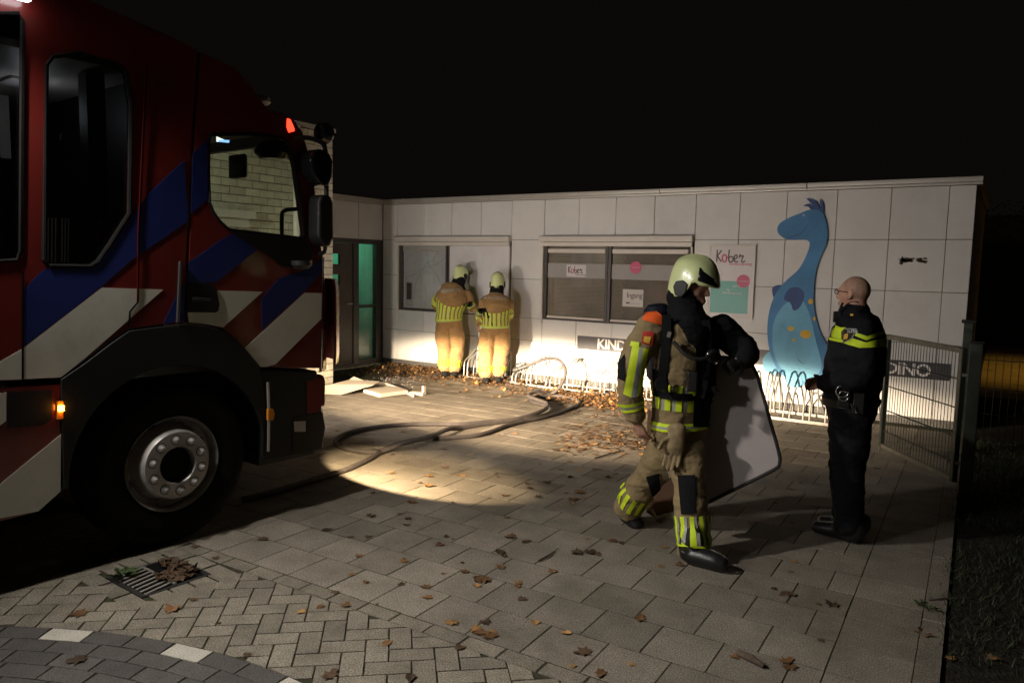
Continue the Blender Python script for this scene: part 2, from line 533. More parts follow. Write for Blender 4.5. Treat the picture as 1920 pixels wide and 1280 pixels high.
def lay(items, parent, name, stuffname, limit=300, wob=0.0007, gap=0.0036):
    """items: (world centre, rotation, outline, key, material). The largest in the picture become blocks of their own."""
    scored = []
    for it in items:
        pr = project(it[0])
        sc = 0
        if pr:
            u, v, z = pr
            hidden = (u < 500 and v < 1085 - 0.245 * u) or (500 <= u < 610 and v < 900)
            if -40 < u < 1960 and 400 < v < 1330 and not hidden:
                sc = area(it[2]) / z ** 3
        scored.append((sc, it))
    scored.sort(key=lambda x: -x[0])
    cache = {}
    rest = {}
    for k, (sc, (P, rot, poly, key, mt)) in enumerate(scored):
        if sc > 0 and k < limit:
            me = cache.get(key) if key else None
            if me is None:
                vs, fs = block_geo(poly, gap)
                me = bpy.data.meshes.new(name)
                me.from_pydata(vs, [], fs)
                me.materials.append(MAT[mt])
                if key: cache[key] = me
            o = bpy.data.objects.new(name, me)
            o.location = (P[0], P[1], random.uniform(-wob, wob))
            o.rotation_euler = (random.uniform(-1, 1) * 0.003, random.uniform(-1, 1) * 0.003, rot + random.uniform(-1, 1) * 0.006)
            link(o, parent)
        else:
            vs, fs = block_geo(poly, gap)
            R = Matrix.Rotation(rot, 3, 'Z')
            zz = random.uniform(-wob, wob)
            rest.setdefault(mt, MB()).add([R @ Vector(q) + Vector((P[0], P[1], zz)) for q in vs], fs)
    for mt, mb in rest.items():
        o = mb.build(stuffname, MAT[mt], parent)
        tag(o, kind="stuff")


# bed of joint sand (one sheet per kind of paving)
def sheet(name, pts, z, m):
    return obj(name, [(q[0], q[1], z) for q in pts], [tuple(range(len(pts)))], m)


bnd = -0.3047                                  # front edge of the slab field (local b)
A_CUT, A_COL, A_EDGE = 1.335, 1.665, 1.765
slab_pav = sheet("slab_paving", [pav(-7, bnd - 0.095), pav(A_EDGE, bnd - 0.095), pav(A_EDGE, 6.9), pav(-7, 6.9)], -0.0022, MAT['sand'])
tag(slab_pav, "yard paved with square grey concrete slabs in running bond", "paving", kind="structure")
items = []
for j in range(-1, 22):
    b0 = j * SY
    off = 0.0 if j % 2 == 0 else 0.5
    for i in range(-19, 6):
        a0, a1 = (i + off) * SX, (i + off + 1) * SX
        if a0 > A_CUT - 0.02: continue
        key = 'slab'
        if a1 > A_CUT:
            a1 = A_CUT; key = None
            if a1 - a0 < 0.05: continue
        P = pav((a0 + a1) / 2, b0 + SY / 2)
        w, d = (a1 - a0) / 2, SY / 2
        if P.y + d > -0.03 or P.x < -0.2: continue
        if P.x < 1.15 and P.y < -2.4: continue
        items.append((P, PD, [Vector((-w, -d)), Vector((w, -d)), Vector((w, d)), Vector((-w, d))], key, 'slab'))
    w, d = (A_COL - A_CUT) / 2, SY / 2
    P = pav((A_CUT + A_COL) / 2, b0 + SY / 2)
    if P.y < -0.2:
        items.append((P, PD, [Vector((-w, -d)), Vector((w, -d)), Vector((w, d)), Vector((-w, d))], 'edge', 'slab'))
lay(items, slab_pav, "slab", "far_slabs")
# kerb edging along the grass
mb = MB()
kerb = thing("kerb_edging", pav((A_COL + A_EDGE) / 2, 2, 0), "narrow concrete edging strip between slabs and grass", "edging")
for k in range(7):
    b0 = bnd - 0.6 + k * 1.0
    vs, fs = block_geo([Vector((-0.05, -0.5)), Vector((0.05, -0.5)), Vector((0.05, 0.5)), Vector((-0.05, 0.5))], 0.002, 0.12, 0.006)
    R = Matrix.Rotation(PD, 3, 'Z')
    P = pav((A_COL + A_EDGE) / 2, b0 + 0.5, 0.008)
    obj("edging_stone", [R @ Vector(q) + P for q in vs], fs, MAT['slab'], kerb)

# ---- block paving in front: border course + herringbone
RC, RR = Vector((6.35, -10.36)), 2.70
blk_pav = sheet("block_paving", [pav(-5, bnd - 0.095), pav(-5, bnd - 3.4), pav(2.6, bnd - 3.4), pav(2.6, bnd - 0.095)], -0.0055, MAT['sand'])
tag(blk_pav, "path of grey concrete blocks laid in herringbone with a straight border course", "paving", kind="structure")
items = []
bl = 0.2075
for i in range(-22, 13):
    P = pav(-0.745 + (i + 0.5) * bl, bnd - 0.05)
    if P.x < 3.6: continue
    w, d = bl / 2, 0.0475
    items.append((P, PD, [Vector((-w, -d)), Vector((w, -d)), Vector((w, d)), Vector((-w, d))], 'b', 'block'))
HA = radians(41)
W = 0.1025
ha, hb = Vector((cos(HA), sin(HA))), Vector((-sin(HA), cos(HA)))
H0 = Vector((6.201, -7.313))
GR = (4.66, 5.075, -7.575, -7.20)              # drain surround
for c in range(-34, 34):
    for r in range(-34, 34):
        dd = (c - r) % 4
        if dd == 0: x0, x1, y0, y1 = c, c + 2, r, r + 1
        elif dd == 3: x0, x1, y0, y1 = c, c + 1, r, r + 2
        else: continue
        cc = H0 + ha * ((x0 + x1) / 2 * W) + hb * ((y0 + y1) / 2 * W)
        if cc.x < 3.4 or cc.x > 9.2 or cc.y < -10.2 or cc.y > -6.7: continue
        hx, hy = (x1 - x0) * W / 2, (y1 - y0) * W / 2
        R2 = Matrix.Rotation(HA, 2)
        full = [Vector((-hx, -hy)), Vector((hx, -hy)), Vector((hx, hy)), Vector((-hx, hy))]
        wpoly = [cc + R2 @ q for q in full]
        # front of the border course
        nb = Vector((PB.x, PB.y))
        lim = nb.dot(Vector((PO.x, PO.y))) + bnd - 0.098
        p2 = clip(wpoly, nb.x, nb.y, lim)
        # outside of the curved road edge
        if len(p2) >= 3:
            g = sum(p2, Vector((0, 0))) / len(p2)
            tn = (RC - g).normalized()
            ep = RC - tn * RR
            p2 = clip(p2, tn.x, tn.y, tn.dot(ep))
        if len(p2) < 3 or area(p2) < 0.003: continue
        g = sum(p2, Vector((0, 0))) / len(p2)
        if GR[0] - 0.10 < g.x < GR[1] + 0.12 and GR[2] - 0.10 < g.y < GR[3] + 0.3: 
            continue
        if area(p2) > 0.98 * area(full):
            items.append((Vector((cc.x, cc.y, 0)), HA, full, ('h', dd), 'block'))
        else:
            items.append((Vector((g.x, g.y, 0)), 0, [q - g for q in p2], None, 'block'))
# blocks set round the drain
gx0, gx1, gy0, gy1 = GR
rot = radians(-4)
gc = Vector(((gx0 + gx1) / 2, (gy0 + gy1) / 2))
R2 = Matrix.Rotation(rot, 2)
for (ox, oy, w, d) in [(0.28, 0.11, 0.10, 0.05), (0.28, 0.0, 0.10, 0.05), (0.28, -0.11, 0.10, 0.05), (0.28, 0.22, 0.10, 0.05), (-0.28, 0.11, 0.10, 0.05), (-0.28, 0.0, 0.10, 0.05), (-0.28, -0.11, 0.10, 0.05),
                       (-0.22, -0.245, 0.10, 0.05), (-0.01, -0.245, 0.10, 0.05), (0.20, -0.245, 0.10, 0.05), (-0.22, 0.245, 0.10, 0.05), (-0.01, 0.245, 0.10, 0.05), (0.20, 0.245, 0.10, 0.05), (-0.32, -0.22, 0.05, 0.05), (-0.28, 0.225, 0.10, 0.05)]:
    g = gc + R2 @ Vector((ox, oy))
    items.append((Vector((g.x, g.y, 0)), rot, [Vector((-w, -d)), Vector((w, -d)), Vector((w, d)), Vector((-w, d))], ('d', w), 'block'))
lay(items, blk_pav, "paving_block", "far_paving_blocks", gap=0.0046)

# ---- dark road with a curved edge
pts = []
for k in range(41):
    a = radians(40 + 130 * k / 40)
    pts.append((RC.x + RR * cos(a), RC.y + RR * sin(a)))
road = sheet("road", pts + [(RC.x - 3.2, RC.y - 0.6), (RC.x + 3.4, RC.y - 0.6)], -0.0045, MAT['sand'])
tag(road, "dark grey block road with a curved edge and white marker blocks", "road", kind="structure")
items = []
wh = [math.atan2(-8.015 - RC.y, 5.137 - RC.x), math.atan2(-7.748 - RC.y, 5.735 - RC.x)]
P3 = gnd(572, 1283)
wh.append(math.atan2(P3.y - RC.y, P3.x - RC.x))
for k in range(14):
    r = RR - 0.05 - k * 0.102
    st = 0.2085 / r
    a0 = wh[0] + (st * 0.5 if k % 2 else 0) + (k * 0.13 if k > 1 else 0)
    n = int(radians(75) / st)
    for i in range(-n, n):
        a = a0 - i * st
        if not radians(35) < a < radians(172): continue
        P = Vector((RC.x + r * cos(a), RC.y + r * sin(a), 0))
        if P.y < -10.4: continue
        mt = 'dark_block'
        if k == 0 and any(abs(a - q) < st * 0.5 for q in wh): mt = 'white_block'
        w, d = 0.1042, 0.051
        items.append((P, a + pi / 2, [Vector((-w, -d)), Vector((w, -d)), Vector((w, d)), Vector((-w, d))], ('r', mt), mt))
lay(items, road, "road_block", "far_road_blocks", limit=200, gap=0.0038)

# ---- grass to the right of the edging
mb = MB()
rnd = random.Random(5)
n = 0
while n < 24000:
    x = rnd.uniform(8.35, 11.5); y = rnd.uniform(-8.2, -0.4)
    a, b = loc_ab((x, y))
    edge = A_EDGE - 0.03 + 0.09 * noise.noise(Vector((y * 2.2, 3.1, 0)))
    if a < edge or noise.noise(Vector((x * 1.4, y * 1.4, 7))) < -0.25 and a < edge + 0.5: continue
    h = rnd.uniform(0.015, 0.06); w = rnd.uniform(0.003, 0.006); t = rnd.uniform(0, 2 * pi)
    dx, dy = cos(t), sin(t)
    lx, ly = rnd.uniform(-0.05, 0.05), rnd.uniform(-0.05, 0.05)
    mb.v += [Vector((x - dx * w, y - dy * w, -0.02)), Vector((x + dx * w, y + dy * w, -0.02)), Vector((x + lx, y + ly, h))]
    k = len(mb.v)
    mb.f.append((k - 3, k - 2, k - 1)); n += 1
g = obj("grass", mb.v, mb.f, MAT['grass'])
tag(g, "short rough dark grass beside the edging strip and fence", "grass", kind="stuff")
lawn = sheet("soil_bed", [(8.60, -10), (14, -10), (14, 3), (8.20, 3), (8.28, -1), (8.36, -4)], -0.006, MAT['soil'])
tag(lawn, "dark damp soil under the grass along the paved yard", "soil", kind="structure")

# ---- drain with grate
dr = thing("drain_grate", (gc.x, gc.y, 0), "rusty drain grate choked with brown leaves beside the truck", "drain")
dxv, dyv = Vector((cos(rot), sin(rot), 0)), Vector((-sin(rot), cos(rot), 0))
gcv = Vector((gc.x, gc.y, 0))
mb = MB(); mb.box(gcv + Vector((0, 0, -0.0035)), dxv * 0.185, dyv * 0.18, (0, 0, 0.0012)); mb.build("pit", MAT['gloss_black'], dr)
for sx_, sy_, lx, ly in [(0, 0.180, 0.195, 0.012), (0, -0.180, 0.195, 0.012), (0.186, 0, 0.012, 0.168), (-0.186, 0, 0.012, 0.168)]:
    mb = MB()
    mb.box(gcv + dxv * sx_ + dyv * sy_ + Vector((0, 0, -0.003)), dxv * lx, dyv * ly, (0, 0, 0.005)); mb.build("frame_side", MAT['darksteel'], dr)
for k in range(8):
    m2 = MB()
    c_ = gcv + dxv * (-0.155 + 0.044 * k) + dyv * -0.08
    m2.box(c_ + Vector((0, 0, 0.002)), dxv * 0.009 + dyv * 0.003, dyv * 0.085 - dxv * 0.02, (0, 0, 0.004))
    m2.build("bar", MAT['galv'], dr, bevel=0.002)
m2 = MB()
m2.box(gcv + dyv * 0.0 + Vector((0, 0, 0.004)), dxv * 0.172, dyv * 0.007, (0, 0, 0.004))
m2.build("cross_bar", MAT['galv'], dr)

# ================================================================ pale panelled building
PWD = 0.575                                     # cladding module
ZJ = [0.09, 0.599, 0.941, 1.528, 2.114, 2.702]
bld = thing("panelled_building", (4.0, 3.0, 0), "flat roofed building clad in pale grey square panels", "building")
mb = MB()                                       # dark backing wall with window openings
fn = lambda a, b, d: Vector((a, d, b))
W1 = (0.02, 2.29, 0.92, 2.10)
W2 = (2.865, 5.165, 0.90, 2.10)
rect = lambda x0, x1, z0, z1: [(x0, z0), (x1, z0), (x1, z1), (x0, z1)]
mb.holed(rect(-0.31, 8.285, 0.0, 2.70), [rect(*W1), rect(*W2)], fn, 0.028, 0.16)
mb.build("backing_wall", MAT['joint'], bld)
mb = MB()
mb.abox(8.19, 8.287, 0.17, 4.0, 0.0, 2.70); mb.abox(-4.6, 8.185, 3.9, 4.0, 0, 2.7)
mb.build("rear_wall", MAT['panel'], bld)
mb = MB(); mb.abox(-4.6, 8.27, 0.18, 3.98, 2.705, 2.73); mb.abox(-4.6, -0.60, -2.4, 0.18, 2.705, 2.73)
mb.build("roof", MAT['roof'], bld)


def panel(x0, x1, z0, z1, name="wall_panel"):
    m = MB()
    g = 0.0032
    m.abox(x0 + g, x1 - g, random.uniform(-0.0012, 0.0012), 0.024, z0 + g, z1 - g)
    return m.build(name, MAT['panel'], bld, bevel=0.0025, seg=1)


XJ = [-0.325] + [k * PWD for k in range(15)] + [8.305]
for i in range(len(XJ) - 1):
    x0, x1 = XJ[i], XJ[i + 1]
    w1 = 0 <= x0 < 2.29
    w2 = 2.8 < x0 < 5.16
    for r in range(5):
        z0, z1 = ZJ[r], ZJ[r + 1]
        if (w1 or w2) and r in (2, 3): continue
        panel(x0, x1, z0, z1)
for i, (x0, x1) in enumerate([(-0.32, 2.3), (2.3, 4.9), (4.9, 8.30)]):
    m = MB(); m.abox(x0, x1 - 0.004, 0.012, 0.027, 0.0, 0.088); m.build("plinth_strip", MAT['plinth'], bld)
# end wall cladding (seen at a glancing angle)
for r in range(5):
    for k in range(3):
        m = MB(); m.abox(8.289, 8.308, 0.03 + 1.32 * k, 0.03 + 1.32 * (k + 1) - 0.008, ZJ[r] + 0.004, ZJ[r + 1] - 0.004)
        m.build("wall_panel", MAT['panel'], bld)
# coping in lengths
cuts = [-0.33, 1.9, 4.67, 6.55, 8.36]
for a, b in zip(cuts[:-1], cuts[1:]):
    m = MB()
    m.abox(a + 0.002, b - 0.002, -0.035, 0.30, 2.735, 2.79)
    m.abox(a + 0.002, b - 0.002, -0.014, 0.20, 2.704, 2.735)
    m.build("coping", MAT['coping'], bld, bevel=0.004, seg=1)
m = MB(); m.abox(8.10, 8.36, 0.302, 4.05, 2.735, 2.79); m.build("coping", MAT['coping'], bld)


def window(x0, x1, z0, z1, ztop):
    fr = MB()
    xm = (x0 + x1) / 2 - 0.09
    t = 0.062
    fr.holed(rect(x0 + 0.006, x1 - 0.006, z0 + 0.004, z1 - 0.004), [rect(x0 + t, xm - 0.045, z0 + t, z1 - t), rect(xm + 0.045, x1 - t, z0 + t, z1 - t)], fn, 0.012, 0.085)
    w = fr.build("window", MAT['frame'], bld, bevel=0.004, seg=1)
    m = MB(); m.abox(xm - 0.004, xm + 0.004, 0.006, 0.02, z0 + 0.01, z1 - 0.01); m.build("mullion_seam", MAT['gloss_black'], w)
    panes = [(x0 + t - 0.01, xm - 0.035), (xm + 0.035, x1 - t + 0.01)]
    for a, b in panes:
        m = MB(); m.abox(a, b, 0.045, 0.051, z0 + t - 0.01, z1 - t + 0.01); m.build("pane", MAT['glass'], w)
    # shutter box and guide rails
    m = MB(); m.abox(x0 - 0.03, x1 + 0.005, -0.085, 0.010, 2.085, 2.165); m.build("shutter_box", MAT['whiteplast'], w, bevel=0.008)
    m = MB(); m.abox(x0 - 0.012, x1 - 0.012, -0.045, 0.010, 2.022, 2.080); m.build("box_lip", MAT['whiteplast'], w, bevel=0.004)
    m = MB(); m.abox(x1 - 0.026, x1 - 0.002, -0.03, 0.010, z0 + 0.02, 2.020); m.build("guide_rail", MAT['whiteplast'], w, bevel=0.003)
    m = MB(); m.abox(x0 - 0.008, x0 + 0.016, -0.03, 0.010, z0 - 0.02, 2.020); m.build("guide_rail", MAT['whiteplast'], w, bevel=0.003)
    return w, panes


win1, panes1 = window(*W1, 2.10)
win2, panes2 = window(*W2, 2.10)


def sheetbox(name, m, a, b, y0, y1, z0, z1, par, bevel=0.0):
    q = MB(); q.abox(a, b, y0, y1, z0, z1); return q.build(name, m, par, bevel=bevel)


# first window: white blind, smashed pane
a, b = panes1[0]
sheetbox("blind", MAT['blind'], a - 0.01, b + 0.01, 0.075, 0.080, 0.94, 1.99, win1)
sheetbox("blind_roll", MAT['whiteplast'], a, b, 0.055, 0.074, 1.93, 2.03, win1)
a2, b2 = panes1[1]
sheetbox("lowered_shutter", MAT['blind'], a2 + 0.015, b2 + 0.03, 0.002, 0.009, 0.955, 2.018, win1)


def ribbon3(name, pts, w, nrm, m, par, th=0.002, closed=False):
    """flat ribbon following pts, lying square to nrm"""
    pts = [Vector(q) for q in pts]
    nrm = Vector(nrm).normalized()
    vs, fs = [], []
    n = len(pts)
    for i, q in enumerate(pts):
        A = pts[i - 1] if (i or closed) else q
        B = pts[(i + 1) % n] if (i < n - 1 or closed) else q
        t = (B - A).normalized()
        s = nrm.cross(t).normalized() * (w / 2 if not isinstance(w, (list, tuple)) else w[i] / 2)
        vs += [q - s, q + s, q - s + nrm * th, q + s + nrm * th]
    for i in range(n - 1 + (1 if closed else 0)):
        k, j = 4 * i, 4 * ((i + 1) % n)
        fs += [(k + 2, k + 3, j + 3, j + 2), (k, k + 2, j + 2, j), (k + 1, j + 1, j + 3, k + 3)]
    return obj(name, vs, fs, m, par)


cr = [[(790, 545), (765, 530), (757, 500), (770, 478), (795, 470), (822, 472)], [(822, 470), (812, 488), (801, 492), (790, 510), (780, 530), (777, 560)],
      [(800, 470), (803, 495), (800, 505)], [(801, 492), (815, 510), (826, 530), (830, 545)], [(797, 540), (799, 560), (796, 577)], [(757, 520), (775, 515), (800, 500)],
      [(838, 480), (820, 495), (803, 500)]]
for c in cr:
    pts = catmull([wallp(u, v, 0.043) for u, v in c], 4)
    ribbon3("glass_crack", pts, 0.0045, (0, -1, 0), MAT['brokenglass'], win1)
sheetbox("paper_scrap", MAT['paper'], 0.13, 0.30, 0.062, 0.066, 1.00, 1.42, win1)
sheetbox("dark_poster", MAT['ink'], 0.16, 0.27, 0.058, 0.061, 1.12, 1.40, win1)

# second window: lowered brown sunscreens, film band, stickers
for k, (a, b) in enumerate(panes2):
    sheetbox("sunscreen", MAT['screen'], a, b, 0.062, 0.066, 0.94, 2.04, win2)
    sheetbox("screen_roll", MAT['whiteplast'], a + 0.02, b - 0.02, 0.010, 0.040, 1.925, 1.985, win2, 0.006)
    sheetbox("screen_bottom_bar", MAT['whiteplast'], a + 0.02, b - 0.02, 0.018, 0.040, 0.968, 0.998, win2, 0.004)
    film = sheetbox("frosted_band", MAT['frost'], a + 0.005, b - 0.005, 0.0405, 0.0435, 1.565, 1.775, win2)


def letters(name, body, size, origin, right, up, m, par, ext=0.0015, align='LEFT', spacing=1.0, bold=0.0, shear=0.0):
    cu = bpy.data.curves.new(name, 'FONT')
    cu.body = body
    cu.size = size
    cu.extrude = ext
    cu.offset = bold
    cu.shear = shear
    cu.align_x = align
    cu.space_character = spacing
    cu.resolution_u = 3
    ob = bpy.data.objects.new(name, cu)
    COL.objects.link(ob)
    dg = bpy.context.evaluated_depsgraph_get()
    me = bpy.data.meshes.new_from_object(ob.evaluated_get(dg))
    bpy.data.objects.remove(ob)
    right, up = Vector(right).normalized(), Vector(up).normalized()
    n = right.cross(up)
    M4 = Matrix(((right.x, up.x, n.x, origin[0]), (right.y, up.y, n.y, origin[1]), (right.z, up.z, n.z, origin[2]), (0, 0, 0, 1)))
    me.transform(M4)
    me.materials.clear()
    me.materials.append(m)
    return link(bpy.data.objects.new(name, me), par)


# hand-drawn logo strokes (unit height 1 = tall letters, x advances to the right)
LOGO = [([(0.06, 1.0), (0.05, 0.5), (0.06, 0.0)], 0), ([(0.42, 0.98), (0.26, 0.72), (0.10, 0.52), (0.24, 0.28), (0.46, 0.02)], 0),
        ([(0.86, 0.30), (0.82, 0.52), (0.66, 0.60), (0.52, 0.45), (0.54, 0.15), (0.70, 0.0), (0.84, 0.12), (0.86, 0.32), (0.98, 0.42)], 1),
        ([(1.06, 1.02), (1.04, 0.5), (1.08, 0.1), (1.22, 0.0), (1.38, 0.10), (1.40, 0.36), (1.26, 0.46), (1.08, 0.36)], 0),
        ([(1.50, 0.22), (1.70, 0.34), (1.74, 0.52), (1.60, 0.58), (1.50, 0.40), (1.52, 0.12), (1.68, 0.0), (1.86, 0.10)], 0),
        ([(1.90, 0.34), (1.99, 0.62), (2.05, 0.48), (2.24, 0.52), (2.15, 0.28), (2.12, 0.06), (2.24, 0.0), (2.40, 0.12)], 0)]


def logo(par, origin, h, y, w=0.11):
    ox, oz = origin
    for st, pink in LOGO:
        pts = catmull([(ox + a * h, y, oz + b * h) for a, b in st], 5)
        ribbon3("logo_stroke", pts, w * h, (0, -1, 0), MAT['pink'] if pink else MAT['ink'], par, th=0.0015)


def disc(name, cx, cz, r, y, m, par, th=0.002, n=28, ex=1.0):
    q = MB()
    q.prism([(cx + r * ex * cos(2 * pi * k / n), y, cz + r * sin(2 * pi * k / n)) for k in range(n)], (0, -th, 0))
    return q.build(name, m, par)


st = sheetbox("logo_sticker", MAT['sign_white'], 3.245, 3.565, 0.0375, 0.040, 1.582, 1.755, win2)
logo(win2, (3.275, 1.635), 0.10, 0.0370)
letters("lettering", "kinderopvang", 0.030, (3.40, 0.0370, 1.603), (1, 0, 0), (0, 0, 1), MAT['ink'], win2)
disc("pink_dot", 4.335, 1.735, 0.085, 0.0400, MAT['pink'], win2)
letters("lettering", "www.kober.nl", 0.022, (4.335, 0.0360, 1.728), (1, 0, 0), (0, 0, 1), MAT['sign_white'], win2, align='CENTER')
sheetbox("paper_notice", MAT['paper'], 4.155, 4.465, 0.0385, 0.0400, 1.19, 1.43, win2)
letters("lettering", "Ingang", 0.105, (4.215, 0.0380, 1.315), (1, 0, 0), (0, 0, 1), MAT['ink'], win2, spacing=0.9)
sheetbox("notice_arrow", MAT['ink'], 4.21, 4.265, 0.0365, 0.0382, 1.232, 1.252, win2)
letters("lettering", "...........", 0.06, (4.275, 0.0380, 1.232), (1, 0, 0), (0, 0, 1), MAT['ink'], win2)

# ---- entrance wall (returns towards the yard) with door and side light
XS = -0.33
fnx = lambda a, b, d: Vector((d, a, b))
m = MB()
m.holed(rect(-2.6, 0.02, 0.0, 2.70), [rect(-1.62, -0.045, 0.02, 2.09)], fnx, XS - 0.03, XS - 0.14)
m.build("backing_wall", MAT['joint'], bld)
for y0, y1 in [(-0.58, -0.004), (-1.16, -0.58), (-1.74, -1.16), (-2.32, -1.74)]:
    m = MB(); m.abox(XS - 0.028, XS, y0 + 0.004, y1 - 0.004, 2.11, 2.70); m.build("wall_panel", MAT['panel'], bld, bevel=0.002, seg=1)
m = MB(); m.abox(XS - 0.25, XS + 0.035, -2.4, -0.036, 2.736, 2.79); m.abox(XS - 0.2, XS + 0.014, -2.4, -0.016, 2.704, 2.735)
m.build("coping", MAT['coping'], bld)
m = MB()
m.holed(rect(-1.62, -0.045, 0.02, 2.095), [rect(-0.575, -0.165, 1.02, 2.03), rect(-0.575, -0.165, 0.10, 0.97), rect(-1.56, -0.70, 0.05, 2.03)], fnx, XS + 0.006, XS - 0.085)
m.build("entrance_frame", MAT['frame'], bld, bevel=0.004, seg=1)
sl = MB(); sl.abox(XS - 0.04, XS - 0.033, -0.585, -0.155, 1.01, 2.04); sl = sl.build("side_light", MAT['glass'], bld)
q = MB(); q.abox(XS - 0.04, XS - 0.033, -0.585, -0.155, 0.09, 0.98); q.build("lower_pane", MAT['carglass'], bld)
zs = [1.69, 1.36, 1.03, 0.70, 0.36]
m = MB()
m.holed(rect(-1.557, -0.703, 0.053, 2.027), [rect(-1.34, -0.985, z, z + 0.165) for z in zs], fnx, XS - 0.012, XS - 0.062)
door = m.build("door", MAT['door'], bld, bevel=0.003, seg=1)
for z in zs:
    q = MB(); q.abox(XS - 0.040, XS - 0.034, -1.345, -0.980, z - 0.004, z + 0.169); q.build("door_pane", MAT['glass'], door)
q = MB(); q.tube([(XS - 0.01, -0.76, 1.05), (XS + 0.04, -0.76, 1.05), (XS + 0.04, -0.88, 1.05)], 0.011, 8); q.build("handle", MAT['galv'], door)
q = MB(); q.abox(XS - 0.1, XS + 0.12, -1.62, -0.05, 0.0, 0.018); q.build("threshold", MAT['galv'], bld)
# hall behind the entrance, lit green by the escape light
q = MB()
q.abox(-2.62, -2.56, -2.5, 0.16, 0.0, 2.6); q.abox(-2.56, -0.48, 0.10, 0.16, 0.0, 2.6); q.abox(-2.56, -0.48, -2.52, -2.46, 0.0, 2.6)
q.abox(-2.62, -0.48, -2.5, 0.16, 2.50, 2.60)
q.build("hall_wall", MAT['interior'], bld)
q = MB(); q.abox(-2.62, -0.48, -2.5, 0.16, -0.005, 0.005); q.build("hall_floor", MAT['door'], bld)
q = MB(); q.abox(-1.30, -1.05, -0.55, -0.20, 0.0, 1.25); q.build("hall_cabinet", MAT['whiteplast'], bld, bevel=0.01)
q = MB(); q.abox(-2.2, -2.0, -1.4, -1.2, 2.42, 2.49); q.build("escape_light", mat("escape_light_lit", (0.1, 0.8, 0.5), 0.4, bump=0, emit=(0.1, 1.0, 0.55), estr=8), bld)
ld = bpy.data.lights.new("escape_light_glow", 'POINT'); ld.color = (0.14, 1.0, 0.55); ld.energy = 11; ld.shadow_soft_size = 0.12
lo = bpy.data.objects.new("escape_light_glow", ld); lo.location = (-1.45, -0.62, 2.25); COL.objects.link(lo)

# rust mark and pale patches on the right of the wall
def splat(name, u0, v0, u1, v1, n, m, seed, par=None):
    rr = random.Random(seed)
    q = MB()
    for k in range(n):
        u, v = rr.uniform(u0, u1), rr.gauss((v0 + v1) / 2, (v1 - v0) / 5)
        c = wallp(u, v, -0.0045)
        ra, rb = rr.uniform(0.012, 0.034), rr.uniform(0.006, 0.016)
        q.prism([c + Vector((ra * cos(2 * pi * i / 7) * rr.uniform(.6, 1.2), 0, rb * sin(2 * pi * i / 7) * rr.uniform(.6, 1.2))) for i in range(7)], (0, 0.003, 0))
    return q.build(name, m, par)


splat("rust_stain", 1688, 482, 1712, 494, 34, MAT['rust'], 3, bld)
splat("rust_stain", 1720, 483, 1736, 494, 14, MAT['rust'], 4, bld)

# ================================================================ signs on the wall
sb = thing("name_board", (6.2, 0, 0.5), "long dark board with white capitals KIND and DINO low on the wall", "sign")
zb0, zb1 = wallp(1084, 657).z, wallp(1084, 632).z
xa, xb = wallp(1083, 645).x, wallp(1781, 700).x
z0, z1 = 0.545, 0.735
q = MB(); q.abox(xa, xb, -0.012, -0.002, z0, z1); q.build("board", MAT['signboard'], sb, bevel=0.002, seg=1)
ck = wallp(1120, 648)
letters("lettering", "KIND", 0.195, (ck.x, -0.0135, z0 + 0.03), (1, 0, 0), (0, 0, 1), MAT['lettering'], sb, bold=0.004, spacing=0.92)
cd = wallp(1661, 690)
letters("lettering", "DINO", 0.195, (cd.x - 0.02, -0.0135, z0 + 0.03), (1, 0, 0), (0, 0, 1), MAT['lettering'], sb, bold=0.004, spacing=0.92)

ks = thing("wall_sign", (5.75, 0, 1.0), "white and teal framed sign with dark Kober logo and pink dot", "sign")
x0, x1 = wallp(1333, 470).x, wallp(1417, 462).x
z0, z1 = wallp(1412, 597).z, wallp(1417, 461).z
q = MB(); q.abox(x0, x1, -0.028, -0.003, z0, z1); q.build("sign_plate", MAT['sign_white'], ks, bevel=0.004, seg=1)
q = MB()
q.holed(rect(x0 - 0.012, x1 + 0.012, z0 - 0.012, z1 + 0.012), [rect(x0 + 0.012, x1 - 0.012, z0 + 0.012, z1 - 0.012)], fn, -0.034, -0.0285)
q.build("sign_frame", MAT['whiteplast'], ks)
zt = wallp(1405, 528).z
q = MB(); q.abox(x0 + 0.03, x1 - 0.055, -0.0305, -0.0285, z0 + 0.055, zt); q.build("teal_field", MAT['teal'], ks)
o = wallp(1344, 491)
logo(ks, (o.x, o.z), 0.155, -0.0290)
letters("lettering", "kinderopvang", 0.052, (wallp(1369, 497).x, -0.0290, wallp(1369, 497).z), (1, 0, 0), (0, 0, 1), MAT['pink'], ks)
dc = wallp(1395, 527)
disc("pink_dot", dc.x, dc.z, 0.082, -0.0315, MAT['pink'], ks)
letters("lettering", "www.kober.nl", 0.024, (dc.x, -0.0355, dc.z - 0.008), (1, 0, 0), (0, 0, 1), MAT['sign_white'], ks, align='CENTER')
for (u, v, t) in [(1384, 538, "opvang"), (1366, 544.5, "ng"), (1374, 551, "kinderopvang")]:
    o = wallp(u, v)
    letters("lettering", t, 0.045, (o.x, -0.0310, o.z), (1, 0, 0), (0, 0, 1), MAT['sign_white'], ks, align='CENTER')

# ---- plain long-necked dinosaur cut-out (generic stand-in for the mural)
dn = thing("dinosaur_cutout", (7.0, 0, 0.3), "tall blue long-necked dinosaur picture with yellow spots on the wall", "mural")


def dpoly(name, pts, y, m, sub=5, th=0.004, par=dn):
    P = catmull([wallp(u, v, y) for u, v in pts], sub, closed=True)
    q = MB(); q.prism(P, (0, th, 0))
    return q.build(name, m, par)


